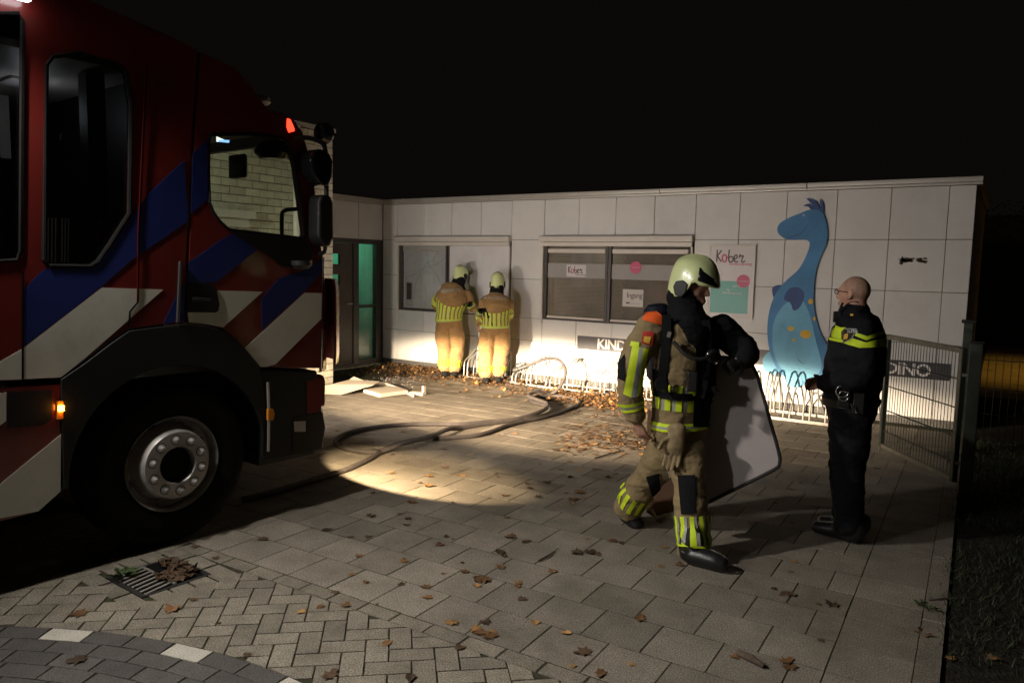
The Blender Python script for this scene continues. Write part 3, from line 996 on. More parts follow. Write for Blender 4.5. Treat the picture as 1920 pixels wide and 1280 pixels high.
body = [(1541, 398), (1551, 425), (1550, 455), (1540, 478), (1531, 505), (1526, 540), (1527, 580), (1537, 620), (1552, 650), (1558, 685), (1545, 712), (1518, 722),
        (1490, 718), (1462, 698), (1446, 668), (1439, 630), (1441, 590), (1452, 555), (1472, 528), (1497, 505), (1512, 478), (1518, 455), (1505, 449), (1490, 450), (1471, 447), (1458, 435), (1461, 420), (1478, 409), (1500, 400), (1520, 393)]
dpoly("body", body, -0.030, MAT['dinoblue'])
dpoly("belly", [(1500, 560), (1518, 590), (1530, 640), (1540, 690), (1515, 712), (1485, 708), (1458, 680), (1448, 640), (1452, 600), (1472, 570)], -0.0335, MAT['dinolight'], th=0.003)
dpoly("foot", [(1490, 660), (1500, 695), (1504, 718), (1495, 726), (1478, 722), (1470, 700), (1472, 672)], -0.0368, MAT['dinolight'], th=0.003)
dpoly("tail", [(1446, 662), (1436, 664), (1430, 676), (1434, 694), (1450, 702), (1462, 704)], -0.026, MAT['dinolight'])
dpoly("arm", [(1470, 560), (1480, 541), (1500, 540), (1508, 555), (1500, 575), (1488, 582), (1482, 568)], -0.0368, MAT['dinonavy'], th=0.003)
dpoly("back_arm", [(1468, 558), (1452, 560), (1448, 540), (1462, 534), (1474, 540)], -0.026, MAT['dinonavy'])
for pts in [[(1528, 400), (1524, 385), (1512, 372), (1530, 378), (1538, 398)], [(1524, 398), (1516, 388), (1506, 386), (1518, 382), (1530, 392)], [(1536, 398), (1538, 386), (1537, 373), (1544, 384), (1543, 402)]]:
    dpoly("crest", pts, -0.026, MAT['dinonavy'], sub=3)
for (u, v, r, e) in [(1484, 615.5, 0.030, 1.2), (1512, 626, 0.052, 1.25), (1490, 637, 0.020, 1), (1521.5, 565, 0.036, 0.75), (1528, 597, 0.026, 0.6)]:
    c = wallp(u, v)
    disc("spot", c.x, c.z, r, -0.0372, MAT['dinoyellow'], dn, ex=e)
c = wallp(1508, 404); disc("eye", c.x, c.z, 0.012, -0.0345, MAT['sign_white'], dn); disc("pupil", c.x - 0.003, c.z, 0.006, -0.0368, MAT['ink'], dn)
ribbon3("mouth_line", catmull([wallp(u, v, -0.0302) for u, v in [(1476, 446), (1495, 441), (1508, 432), (1514, 421)]], 5), 0.008, (0, -1, 0), MAT['dinonavy'], dn, th=0.003)
ribbon3("leg_line", catmull([wallp(u, v, -0.0337) for u, v in [(1471, 700), (1473, 678), (1480, 667), (1492, 670), (1505, 682)]], 5), 0.007, (0, -1, 0), MAT['dinonavy'], dn, th=0.003)

# ================================================================ pale brick building beside the truck
XB, YB, ZBT = 1.12, -2.53, 3.40
bb = thing("brick_building", (0, -6, 0), "taller building of pale yellow brick seen behind the truck cab", "building")
m = MB(); m.abox(-4.5, XB - 0.012, -9.5, YB - 0.012, 0, ZBT); m.build("mortar_wall", MAT['mortar'], bb)
m = MB(); m.abox(-4.55, XB + 0.03, -9.5, YB + 0.03, ZBT, ZBT + 0.05); m.build("roof_edge", MAT['coping'], bb)
BLN, BH = 0.212, 0.0915
nr = int(ZBT / BH)
me0 = {}
rest = MB()
cnt = 0
for r in range(nr + 1):
    z0 = r * BH
    if z0 + BH > ZBT: break
    y1 = YB
    k = 0
    while y1 > -6.5:
        L = BLN if not (k == 0 and r % 2) else BLN / 2
        y0 = y1 - L
        vs = [(dx, yy, zz) for dx in (-0.03, 0.0) for yy in (-L / 2 + 0.005, L / 2 - 0.005) for zz in (0.005, BH - 0.005)]
        fs = [(0, 1, 3, 2), (4, 6, 7, 5), (0, 4, 5, 1), (2, 3, 7, 6), (0, 2, 6, 4), (1, 5, 7, 3)]
        yc = (y0 + y1) / 2
        jx = random.uniform(-0.0025, 0.0025)
        if yc > -4.5 and cnt < 300 and z0 > 0.1:
            key = round(L, 3)
            if key not in me0:
                me = bpy.data.meshes.new("brick"); me.from_pydata(vs, [], fs); me.materials.append(MAT['brick']); me0[key] = me
            o = bpy.data.objects.new("brick", me0[key]); o.location = (XB + jx, yc, z0); link(o, bb); cnt += 1
        else:
            rest.add([(XB + jx + a, yc + b, z0 + c) for a, b, c in vs], fs)
        y1 = y0
        k += 1
tag(rest.build("far_bricks", MAT['brick'], bb), kind="stuff")
m = MB(); m.tube([(XB + 0.06, -3.19, 0.1), (XB + 0.06, -3.19, 3.38)], 0.045, 14); m.build("drainpipe", MAT['whiteplast'], bb, smooth=True)
m = MB(); m.abox(XB, XB + 0.10, -4.9, -3.84, 2.20, 2.29); m.abox(XB, XB + 0.06, -4.9, -3.90, 2.10, 2.195); m.build("window_lintel", MAT['whiteplast'], bb)
m = MB(); m.abox(XB, XB + 0.015, -4.9, -3.96, 1.3, 2.09); m.build("boarded_window", MAT['blind'], bb)

# ================================================================ fire engine
trk = thing("fire_engine", T(-2, -1.25, 0), "red fire engine with diagonal blue and white stripes and lit side lamps", "fire engine")
fT = lambda a, b, d: T(a, d, b)
TP = lambda L, o=0.0: [Tp(u, v, o) for u, v in L]


def tpanel(name, outer, holes, m, d0=0.0, d1=-0.05, bevel=0.006, par=None):
    q = MB(); q.holed(outer, holes, fT, d0, d1)
    return q.build(name, m, par or trk, bevel=bevel, angle=50)


# --- crew cab side
arch_l = TP([(115, 707), (160, 676), (206, 641), (241, 617), (300, 609), (346, 606)])
edge_r = TP([(349, 500), (353, 400), (361, 250), (371, 94)])
roofA = TP([(344, 80), (275, 48), (170, 2)])
outA = [(-1.25, 1.115)] + arch_l + edge_r + roofA + [(-1.25, 3.09)]
winA = TP([(88, 122), (100, 106), (150, 100), (225, 124), (237, 136), (246, 200), (243, 400), (205, 460), (184, 490), (170, 499), (92, 498), (82, 488)])
winR = TP([(-70, 25), (36, 25), (43, 40), (40, 470), (32, 488), (-70, 492)])
side = tpanel("crew_cab_side", outA, [winA, winR], MAT['red'])
# --- front cab side
outB = TP([(350, 606), (388, 609), (416, 615), (440, 633), (461, 656), (485, 686), (540, 690), (603, 690), (606, 600), (606, 480), (597, 440), (593, 372), (580, 290), (566, 245), (548, 222), (525, 210), (505, 206), (490, 190), (472, 163), (440, 127), (376, 97), (365, 250), (357, 400)])
winB = TP([(392, 262), (396, 252), (470, 251), (530, 258), (541, 268), (553, 310), (571, 440), (566, 447), (430, 431), (412, 415), (400, 398), (393, 380)])
cabs = tpanel("front_cab_side", outB, [winB], MAT['red'])
# windows of the near side
for nm, L, m in (("crew_window", winA, MAT['darkglass']), ("crew_window", winR, MAT['darkglass']), ("side_window", winB, MAT['carglass'])):
    c = Vector((sum(a for a, b in L) / len(L), sum(b for a, b in L) / len(L)))
    L2 = [(c.x + (a - c.x) * 1.03, c.y + (b - c.y) * 1.03) for a, b in L]
    q = MB(); q.prism([T(a, -0.022, b) for a, b in L2], TH_N * -0.005); q.build(nm, m, trk)
    # dark rubber seal
    seal = [T(a, -0.004, b) for a, b in L]
    q = MB(); q.tube(seal, 0.012, 6, closed=True); q.build("window_seal", MAT['rubber'], trk, smooth=True)
# --- far side, roof, rear
tpanel("far_cab_side", outA, [], MAT['red'], -2.5, -2.45, 0)
tpanel("far_cab_side", outB, [winB], MAT['red'], -2.5, -2.45, 0)
roofline = TP([(525, 210), (505, 206), (490, 190), (472, 163), (440, 127), (376, 97), (344, 80), (275, 48), (170, 2)]) + [(-1.25, 3.09)]
q = MB(); q.prism([T(a, -0.05, b - 0.004) for a, b in roofline] + [T(a - 0.02, -0.05, b - 0.06) for a, b in reversed(roofline)], TH_N * -2.4)
q.build("cab_roof", MAT['red'], trk)
q = MB(); q.prism([T(-6.2, 0, 0.95), T(-1.258, 0, 1.0), T(-1.258, 0, 3.12), T(-6.2, 0, 3.15)], TH_N * -2.5); q.build("equipment_body", MAT['red'], trk, bevel=0.02)
q = MB(); q.box(T(-2.6, -1.25, 0.70), TH_H * 3.45, TH_N * 0.78, (0, 0, 0.27)); q.build("chassis", MAT['blackplast'], trk)
q = MB()
q.box(T(0.0, -0.30, 1.20), TH_H * 0.60, TH_N * 0.27, (0, 0, 0.10))
q.box(T(-0.625, -0.36, 0.80), TH_H * 0.02, TH_N * 0.32, (0, 0, 0.33))
q.box(T(0.62, -0.36, 0.72), TH_H * 0.02, TH_N * 0.32, (0, 0, 0.30)); q.build("wheel_housing", MAT['blackplast'], trk)
# --- wheel arch
arch = TP([(113, 711), (160, 679), (206, 644), (241, 620), (300, 612), (344, 610), (388, 612), (416, 618), (440, 636), (461, 659), (485, 689), (495, 745), (494, 800), (490, 858)])
inner = [(0.60 * cos(radians(a)), 0.5 + 0.60 * sin(radians(a))) for a in range(-8, 190, 9)]
oa = [(-0.625, 0.50)] + arch
q = MB(); q.holed(oa + inner, [], fT, 0.012, -0.06); q.build("wheel_arch", MAT['blackplast'], trk, bevel=0.012, angle=50)
# --- lower skirt behind the wheel with dark locker
sk = TP([(115, 719), (114, 921), (72, 959)]) + [(-1.6, 0.36), (-1.6, 1.085)]
tpanel("side_skirt", sk, [], MAT['red'], 0.0, -0.06)
lk = TP([(14, 734), (97, 731), (97, 786), (80, 796), (14, 802)])
q = MB(); q.prism([T(a, 0.004, b) for a, b in lk], TH_N * -0.02); q.build("step_locker", MAT['blackplast'], trk)
# --- stripes (flat print on the paint)
def decal(name, L, m, o=0.003):
    P = TP(L)
    q = MB(); q.prism([T(a, o, b) for a, b in P], TH_N * -0.002)
    return q.build(name, m, trk)


decal("white_stripe", [(191, 539.2), (306, 542.7), (205, 631), (158, 672), (114, 707), (43.5, 710.4), (43.5, 652.7)], MAT['white'])
decal("white_stripe", [(41, 654), (41, 711), (-60, 713), (-60, 722), (-60, 720)][:3] + [(-60, 712)], MAT['white'])
decal("white_stripe", [(407, 544.4), (492, 546.8), (418, 613.5), (388, 607.5), (354, 604), (351.5, 585.6), (405, 585.6)], MAT['white'])
decal("white_stripe", [(570.6, 548.8), (603, 549.5), (602, 597.7), (516, 682.6), (500, 687.5), (488, 687), (459, 652)], MAT['white'])
decal("white_stripe", [(114, 813.6), (113, 920.5), (72, 957.5), (-60, 982), (-60, 956)], MAT['white'])
decal("white_stripe", [(-30, 737), (11, 736), (11, 788), (-30, 820)], MAT['white'], 0.006)
decal("blue_stripe", [(43.5, 650), (43.5, 545), (66, 520), (84, 504), (178, 503), (208, 464), (247, 403), (280, 362), (345, 300), (352, 415), (247, 487), (191, 536)], MAT['blue'])
decal("blue_stripe", [(361, 288), (388, 262), (389, 374), (358, 400)], MAT['blue'])
decal("blue_stripe", [(306, 606), (325, 566), (344, 528), (346, 603)], MAT['blue'])
decal("blue_stripe", [(354, 492), (412, 451), (440, 436), (481, 469), (405, 529), (352, 533)], MAT['blue'])
decal("blue_stripe", [(490, 618), (490, 561), (522, 522), (572, 506), (605, 484), (604, 510), (569, 547)], MAT['blue'])
# door seams, handle recess, locks
def seam(L, w, m, o=0.002, nm="door_seam"):
    P = [T(a, o, b) for a, b in TP(L)]
    return ribbon3(nm, P, w, TH_N, m, trk, th=0.002)


seam([(274, 126), (267, 280), (259.5, 437), (258, 566), (243, 584), (241, 612)], 0.010, MAT['gloss_black'], 0.004)
seam([(272, 126), (265, 280), (257.5, 437), (256, 566)], 0.005, MAT['red'], 0.0065, "seam_edge")
seam([(42.5, 510), (41.8, 710)], 0.010, MAT['gloss_black'], 0.004)
seam([(606, 482), (604, 690)], 0.008, MAT['gloss_black'], 0.004)
q = MB(); q.prism([T(a, 0.008, b) for a, b in TP([(349, 538), (356, 531), (390, 530), (405, 541), (411, 570), (409, 583), (403, 586), (349, 585)])], TH_N * -0.008)
q.build("handle_recess", MAT['blackplast'], trk, bevel=0.004)
q = MB(); q.tube([T(*p_) for p_ in []] or [T(Tp(358, 560)[0], 0.02, Tp(358, 560)[1]), T(Tp(390, 562)[0], 0.03, Tp(390, 562)[1])], 0.012, 8); q.build("door_handle", MAT['gloss_black'], trk)
# highlight on the cab edge ahead of the crew door, added as a thin tube
P = [T(a, 0.012, b) for a, b in TP([(336, 490), (334, 540), (331, 604)])]
q = MB(); q.tube(catmull(P, 4), 0.010, 8); q.build("edge_highlight", MAT['darksteel'], trk, smooth=True)
# black window trim with lamp pod
q = MB(); q.prism([T(a, 0.010, b) for a, b in TP([(430, 433), (572, 449), (585, 470), (583, 495), (560, 504), (525, 499), (505, 480), (470, 458)])], TH_N * -0.012)
q.build("window_trim", MAT['blackplast'], trk, bevel=0.004)
c = Tp(560, 497); q = MB(); q.lathe([(0.0, 0.03), (0.045, 0.025), (0.07, 0.0), (0.072, -0.03)], T(c[0], 0.03, c[1]), (0, 0, -1), 20); q.build("kerb_mirror", MAT['darksteel'], trk, smooth=True)
# --- nose and windscreen
zs_s = [(0.93, 1.075), (1.10, 1.085), (1.50, 1.085), (1.75, 1.06), (1.86, 1.03), (2.30, 0.965), (2.50, 0.90), (2.62, 0.80), (2.68, 0.70)]


def s_side(z):
    for (z0, s0), (z1, s1) in zip(zs_s[:-1], zs_s[1:]):
        if z <= z1: return s0 + (s1 - s0) * max(0, (z - z0)) / (z1 - z0)
    return zs_s[-1][1]


def nose(z, w, extra=0.0):
    return T(s_side(z) + extra + (0.27 if z < 1.55 else max(0.15, 0.27 - (z - 1.55) * 0.4)) * (1 - abs(w) ** 7), -1.25 + 1.245 * w, z)


def grid(name, zs, ws, m, par, extra=0.0, thick=0.02, smooth=True):
    vs, fs = [], []
    nz, nw = len(zs), len(ws)
    for lay_ in (0, 1):
        for z in zs:
            for w in ws:
                vs.append(nose(z, w, extra - lay_ * thick))
    for a in range(nz - 1):
        for b in range(nw - 1):
            i = a * nw + b
            fs.append((i, i + 1, i + nw + 1, i + nw))
            j = i + nz * nw
            fs.append((j, j + nw, j + nw + 1, j + 1))
    ring = [b for b in range(nw)] + [a * nw + nw - 1 for a in range(1, nz)] + [(nz - 1) * nw + b for b in range(nw - 2, -1, -1)] + [a * nw for a in range(nz - 2, 0, -1)]
    off = nz * nw
    for k in range(len(ring)):
        a, b = ring[k], ring[(k + 1) % len(ring)]
        fs.append((a, b, b + off, a + off))
    q = MB(); q.add(vs, fs)
    return q.build(name, m, par, smooth=smooth, angle=40)


lin = lambda a, b, n: [a + (b - a) * k / (n - 1) for k in range(n)]
wfull = lin(-1, -0.93, 5) + lin(-0.9, 0.9, 15) + lin(0.93, 1, 5)
grid("front_panel", lin(0.95, 1.60, 8), wfull, MAT['red'], trk)
grid("front_bulge", lin(0.99, 1.60, 8), lin(-0.985, 0.985, 31), MAT['red'], trk, extra=0.115)
grid("windscreen", lin(1.60, 2.56, 8), lin(-0.955, 0.955, 21), MAT['carglass'], trk, thick=0.006)
for sgn in (-1, 1):
    grid("windscreen_pillar", lin(1.58, 2.60, 8), lin(0.945 * sgn, 1.0 * sgn, 5), MAT['red'], trk, extra=0.004, thick=0.03)
grid("windscreen_header", lin(2.54, 2.68, 5), wfull, MAT['blackplast'], trk, extra=0.006, thick=0.05)
# --- bumper
def bump(name, zs, ws, m, s0, bulge, thick=0.25):
    vs, fs = [], []
    nz, nw = len(zs), len(ws)
    for l_ in (0, 1):
        for z in zs:
            for w in ws:
                vs.append(T(s0 + bulge * (1 - abs(w) ** 5) - l_ * thick, -1.25 + 1.25 * w, z))
    for a in range(nz - 1):
        for b in range(nw - 1):
            i = a * nw + b
            fs += [(i, i + 1, i + nw + 1, i + nw), (i + nz * nw, i + nz * nw + nw, i + nz * nw + nw + 1, i + nz * nw + 1)]
    ring = [b for b in range(nw)] + [a * nw + nw - 1 for a in range(1, nz)] + [(nz - 1) * nw + b for b in range(nw - 2, -1, -1)] + [a * nw for a in range(nz - 2, 0, -1)]
    off = nz * nw
    for k in range(len(ring)):
        a, b = ring[k], ring[(k + 1) % len(ring)]
        fs.append((a, b, b + off, a + off))
    q = MB(); q.add(vs, fs)
    return q.build(name, m, trk, smooth=True, angle=40)


bump("bumper", lin(0.40, 0.66, 4), wfull, MAT['blackplast'], 1.08, 0.24)
bump("bumper_top", lin(0.67, 0.90, 4), wfull, MAT['red'], 1.07, 0.23, 0.12)
q = MB(); q.holed(TP([(490, 692), (545, 693), (596, 695), (597, 768), (607, 772), (612, 800), (606, 840), (585, 848), (500, 862), (490, 858)]), [], fT, -0.004, -0.30)
q.build("bumper_side", MAT['blackplast'], trk, bevel=0.012)
q = MB(); q.holed(TP([(596, 701), (609, 703), (612, 712), (611, 762), (598, 764)]), [], fT, -0.008, -0.16)
q.build("lamp_surround", MAT['red'], trk, bevel=0.015)
q = MB(); q.tube([T(a, 0.012, b) for a, b in TP([(500, 716), (502, 780), (501, 845)])], 0.010, 8); q.build("step_rail", MAT['galv'], trk, smooth=True)
q = MB(); q.holed(TP([(498, 766), (508, 765), (511, 775), (508, 787), (498, 787)]), [], fT, 0.028, 0.0); q.build("side_marker", MAT['amber'], trk, bevel=0.004)
q = MB(); q.holed(TP([(551, 790), (573, 789), (573, 809), (552, 809)]), [], fT, 0.0005, -0.003); q.build("white_sticker", MAT['sign_white'], trk)
q = MB(); q.box(T(0.80, -0.22, 0.40), TH_H * 0.22, TH_N * 0.2, (0, 0, 0.03)); q.build("lower_step", MAT['darksteel'], trk)
# lit amber marker on the skirt
q = MB(); q.holed(TP([(105.5, 752), (116, 751), (116, 784), (105.5, 785)]), [], fT, 0.018, 0.003); q.build("marker_base", MAT['amber'], trk)
c = Tp(110.7, 764); q = MB(); q.box(T(c[0], 0.026, c[1]), TH_H * 0.014, TH_N * 0.009, (0, 0, 0.016)); q.build("lit_marker", MAT['amber_lit'], trk, bevel=0.004)
# --- mirrors
def pod(name, L, o, thick, m, bev=0.03):
    q = MB(); q.holed(TP(L, o), [], fT, o, o - thick)
    return q.build(name, m, trk, bevel=bev, angle=25, seg=3)


pod("wide_mirror", [(583, 300), (588, 285), (600, 278), (617, 284), (626, 300), (625, 332), (617, 350), (601, 346), (588, 327)], 0.16, 0.13, MAT['gloss_black'])
pod("main_mirror", [(599, 378), (604, 364), (621, 366), (627, 380), (628, 445), (621, 463), (606, 460), (598, 445)], 0.16, 0.13, MAT['blackplast'])
a_, b_ = Tp(550, 262), Tp(604, 268, 0.1)
q = MB(); q.tube(catmull([T(a_[0], -0.02, a_[1]), T((a_[0] + b_[0]) / 2, 0.04, a_[1] + 0.02), T(b_[0], 0.1, b_[1]), T(Tp(611, 285, 0.1)[0], 0.1, Tp(611, 285, 0.1)[1])], 5), 0.016, 8); q.build("mirror_arm", MAT['blackplast'], trk, smooth=True); q = MB()
q.tube([T(*[(Tp(612, 345, 0.1)[0]), 0.1, Tp(612, 345, 0.1)[1]]), T(Tp(612, 370, 0.1)[0], 0.1, Tp(612, 370, 0.1)[1])], 0.016, 8); q.build("mirror_arm", MAT['blackplast'], trk, smooth=True); q = MB()
q.tube(catmull([T(Tp(610, 458, 0.1)[0], 0.1, Tp(610, 458, 0.1)[1]), T(Tp(608, 472, 0.06)[0], 0.06, Tp(608, 472, 0.06)[1]), T(Tp(598, 478)[0], -0.02, Tp(598, 478)[1])], 5), 0.014, 8)
q.build("mirror_arm", MAT['blackplast'], trk, smooth=True)
c = Tp(606, 243, 0.0); q = MB(); q.lathe([(0.0, 0.05), (0.05, 0.045), (0.075, 0.01), (0.06, -0.05), (0.0, -0.06)], T(c[0] + 0.03, -0.02, c[1] - 0.02), TH_H, 16); q.build("front_mirror", MAT['gloss_black'], trk, smooth=True)
# --- roof details
c = Tp(486, 205, -0.25); q = MB()
q.lathe([(0.035, -0.05), (0.035, 0.03), (0.06, 0.035)], T(c[0], -0.25, c[1]), (0, 0, 1), 18); q.build("beacon_foot", MAT['galv'], trk, smooth=True)
q = MB(); q.lathe([(0.062, 0.034), (0.075, 0.05), (0.068, 0.075), (0.04, 0.092), (0.0, 0.096)], T(c[0], -0.25, c[1]), (0, 0, 1), 22); q.build("beacon", MAT['sign_white'], trk, smooth=True)
q = MB(); q.holed(TP([(538, 222), (544, 224), (551, 240), (552, 246), (541, 249), (537, 238)]), [], fT, 0.006, -0.02); q.build("red_lamp", MAT['red_lit'], trk, bevel=0.004)
ribbon3("chrome_edge", [T(a, 0.006, b) for a, b in TP([(545, 219), (553, 232), (566, 262)])], 0.008, TH_N, MAT['chrome'], trk)
# --- inside the cab
q = MB(); q.box(T(0.93, -1.25, 1.42), TH_H * 0.20, TH_N * 1.15, (0, 0, 0.22)); q.build("dashboard", MAT['blackplast'], trk, bevel=0.05)
q = MB(); q.tube(catmull([T(Tp(544, 446)[0], -0.09, Tp(544, 446)[1]), T(Tp(544, 405)[0], -0.09, Tp(544, 405)[1]), T(Tp(550, 394)[0], -0.09, Tp(550, 394)[1]), T(Tp(569, 391)[0], -0.06, Tp(569, 391)[1])], 6), 0.014, 8); q.build("grab_handle", MAT['blackplast'], trk, smooth=True)
c = Tp(515, 283, -0.35); q = MB(); q.lathe([(0.0, 0.07), (0.08, 0.06), (0.13, 0.02), (0.14, -0.02), (0.10, -0.06), (0.0, -0.07)], T(c[0], -0.35, c[1]), (0, 0, 1), 22); q.build("roof_console", MAT['gloss_black'], trk, smooth=True)
q = MB(); q.box(T(0.45, -1.2, 2.60), TH_H * 0.30, TH_N * 1.1, (0, 0, 0.05)); q.build("headliner", MAT['blackplast'], trk)
for (L, m) in (([(406, 256), (420, 262), (420, 266), (406, 266)], MAT['display2']), ([(411, 262), (430, 263), (429, 268), (408, 266)], MAT['display'])):
    P = TP(L, -0.20); q = MB(); q.prism([T(a, -0.20 if m is MAT['display2'] else -0.197, b) for a, b in P], TH_N * -0.002); q.build("cab_display", m, trk)
c = Tp(446, 312, -1.0); q = MB(); q.box(T(c[0], -1.0, c[1]), TH_H * 0.02, TH_N * 0.11, (0, 0, 0.09)); q.build("sun_visor", MAT['blackplast'], trk, bevel=0.02)
# crew compartment
q = MB(); q.box(T(-0.55, -1.25, 2.78), TH_H * 0.62, TH_N * 1.15, (0, 0, 0.02)); q.box(T(-0.35, -1.9, 2.55), TH_H * 0.03, TH_N * 0.5, (0, 0, 0.2)); q.build("crew_ceiling", MAT['whiteplast'], trk)
q = MB()
for o in (-0.55, -1.2, -1.85):
    q.box(T(-1.02, o, 1.75), TH_H * 0.07, TH_N * 0.25, (0, 0, 0.42)); q.box(T(-0.75, o, 1.32), TH_H * 0.25, TH_N * 0.25, (0, 0, 0.07)); q.box(T(-1.03, o, 2.30), TH_H * 0.06, TH_N * 0.14, (0, 0, 0.12))
q.build("crew_seats", MAT['blackplast'], trk, bevel=0.04)
q = MB(); q.box(T(-0.02, -1.25, 1.92), TH_H * 0.02, TH_N * 1.15, (0, 0, 0.84)); q.box(T(-1.2, -1.25, 2.0), TH_H * 0.02, TH_N * 1.2, (0, 0, 0.9)); q.build("bulkhead", MAT['blackplast'], trk)
for k, u in enumerate([90, 97, 104, 116, 122, 128, 150, 157, 164, 171, 178, 185, 192, 199]):
    P = TP([(u, 408 + 0.3 * k), (u + 2.2, 408 + 0.3 * k), (u + 1.4 - 0.02 * k * k, 492 - max(0, u - 172) * 1.3), (u - 0.8 - 0.02 * k * k, 492 - max(0, u - 172) * 1.3)], -0.16)
    q = MB(); q.prism([T(a, -0.16, b) for a, b in P], TH_N * -0.004); q.build("locker_slat", MAT['whiteplast'], trk)
for L in ([(82, 198), (84, 198), (83, 240), (81, 240)], [(114, 250), (118, 250), (117, 263), (113, 263)], [(163, 256), (170, 257), (168, 278), (162, 275)], [(181, 262), (185, 262), (184, 276), (180, 276)]):
    P = TP(L, -0.5); q = MB(); q.prism([T(a, -0.5, b) for a, b in P], TH_N * -0.01); q.build("kit_tag", MAT['sign_white'], trk)
q = MB(); q.box(T(-0.28, -0.30, 2.0), TH_H * 0.05, TH_N * 0.05, (0, 0, 0.75)); q.build("inner_post", MAT['darksteel'], trk)

# --- wheels
def wheel(s, o, sgn):
    c = T(s, o, 0.5)
    ax = TH_N * sgn
    q = MB(); q.lathe([(0.285, -0.045), (0.30, -0.02), (0.40, 0.004), (0.455, -0.012), (0.488, -0.045), (0.50, -0.08), (0.50, -0.26), (0.46, -0.31), (0.28, -0.31)], c, ax, 56)
    w = q.build("wheel", MAT['rubber'], trk, smooth=True)
    q = MB(); q.lathe([(0.278, -0.30), (0.28, -0.06), (0.291, -0.022), (0.286, -0.012), (0.276, -0.026), (0.266, -0.085), (0.24, -0.105), (0.218, -0.06), (0.207, 0.012), (0.198, 0.028), (0.112, 0.030), (0.106, 0.022), (0.102, -0.03)], c, ax, 56); q.build("rim", MAT['rim'], w, smooth=True)
    q = MB(); q.lathe([(0.103, -0.03), (0.098, -0.012), (0.07, -0.004), (0.0, -0.002)], c, ax, 30); q.build("hub_cap", MAT['rubber'], w, smooth=True)
    up = Vector((0, 0, 1)); sd = ax.cross(up)
    for k in range(10):
        a = 2 * pi * k / 10 + 0.25
        cc = c + (sd * cos(a) + up * sin(a)) * 0.156
        q = MB(); q.lathe([(0.026, 0.029), (0.026, 0.034), (0.019, 0.035), (0.017, 0.055), (0.010, 0.062), (0.0, 0.063)], cc, ax, 12); q.build("wheel_nut", MAT['darksteel'] if False else MAT['rim'], w, smooth=True)
        q = MB(); q.lathe([(0.031, 0.0295), (0.031, 0.0312), (0.026, 0.0312)], cc, ax, 14); q.build("nut_ring", MAT['blackplast'], w)
    for k in range(8):
        a = 2 * pi * (k + 0.5) / 8
        cc = c + (sd * cos(a) + up * sin(a)) * 0.241
        q = MB(); q.lathe([(0.026, -0.096), (0.0, -0.095)], cc, ax, 12); q.build("hand_hole", MAT['gloss_black'], w)
    return w


wheel(0.0, -0.005, 1)
wheel(0.0, -2.495, -1)
wheel(-3.9, -0.02, 1)
wheel(-3.9, -2.48, -1)

# --- lamps
def spot(name, loc, aim, power, ang, blend, col, size=0.05, sx=1.0, sy=1.0):
    ld = bpy.data.lights.new(name, 'SPOT')
    ld.energy = power; ld.spot_size = radians(ang); ld.spot_blend = blend; ld.color = col; ld.shadow_soft_size = size
    lo = bpy.data.objects.new(name, ld)
    d = (Vector(aim) - Vector(loc)).normalized()
    z = -d
    x = Vector((0, 0, 1)).cross(z).normalized()
    y = z.cross(x)
    lo.matrix_world = Matrix(((x.x * sx, y.x * sy, z.x, loc[0]), (x.y * sx, y.y * sy, z.y, loc[1]), (x.z * sx, y.z * sy, z.z, loc[2]), (0, 0, 0, 1)))
    COL.objects.link(lo)
    return lo


WARM = (1.0, 0.80, 0.56)
for o in (-0.34, -2.16):
    q = MB(); q.box(T(1.243, o, 0.78), TH_H * 0.012, TH_N * 0.12, (0, 0, 0.07)); q.build("headlamp", MAT['head_lit'], trk, bevel=0.01)
    L0 = T(1.46, o, 0.78)
    # dipped beam with its cut-off, and the weak light above it
    spot("headlamp_beam", L0, L0 + TH_H * 6 + Vector((0.0, 0, -0.66)), 4800, 60, 0.75, WARM, 0.05, 1.2, 0.165)
    spot("headlamp_stray", L0, L0 + TH_H * 6 + Vector((0, 0, 0.9)), 235, 120, 0.9, (1.0, 0.88, 0.78), 0.06, 1.0, 0.8)
    # light thrown on the ground just ahead
    spot("headlamp_spill", L0, L0 + TH_H * 3.6 + Vector((0.0, 0, -0.80)), 1900, 70, 0.95, (1.0, 0.76, 0.50), 0.05, 1.5, 0.36)
# corner lamp low in the bumper
q = MB(); q.box(T(1.155, -0.15, 0.55), TH_H * 0.012, TH_N * 0.04, (0, 0, 0.04)); q.build("corner_lamp", MAT['head_lit'], trk)
L0 = T(1.24, -0.06, 0.56)
spot("corner_lamp_beam", L0, (4.66, -5.14, 0.0), 230, 90, 0.22, (1.0, 0.76, 0.46), 0.03, 1.25, 0.36)
# long side scene lamp under the roof edge
q = MB(); q.box(T(-0.98, 0.045, 3.00), TH_H * 0.28, TH_N * 0.045, (0, 0, 0.03)); q.build("scene_lamp_housing", MAT['whiteplast'], trk, bevel=0.008)
q = MB(); q.box(T(-0.98, 0.062, 2.962), TH_H * 0.268, TH_N * 0.024, (0, 0, 0.010)); q.build("scene_lamp", MAT['lamp_lit'], trk)
def arealamp(name, loc, d, xdir, w, h, power, col, spread=180):
    ld = bpy.data.lights.new(name, 'AREA'); ld.spread = radians(spread); ld.shape = 'RECTANGLE'; ld.size = w; ld.size_y = h; ld.energy = power; ld.color = col
    lo = bpy.data.objects.new(name, ld)
    z = -Vector(d).normalized(); x = Vector(xdir).normalized(); x = (x - z * x.dot(z)).normalized(); y = z.cross(x)
    lo.matrix_world = Matrix(((x.x, y.x, z.x, loc[0]), (x.y, y.y, z.y, loc[1]), (x.z, y.z, z.z, loc[2]), (0, 0, 0, 1)))
    COL.objects.link(lo); return lo
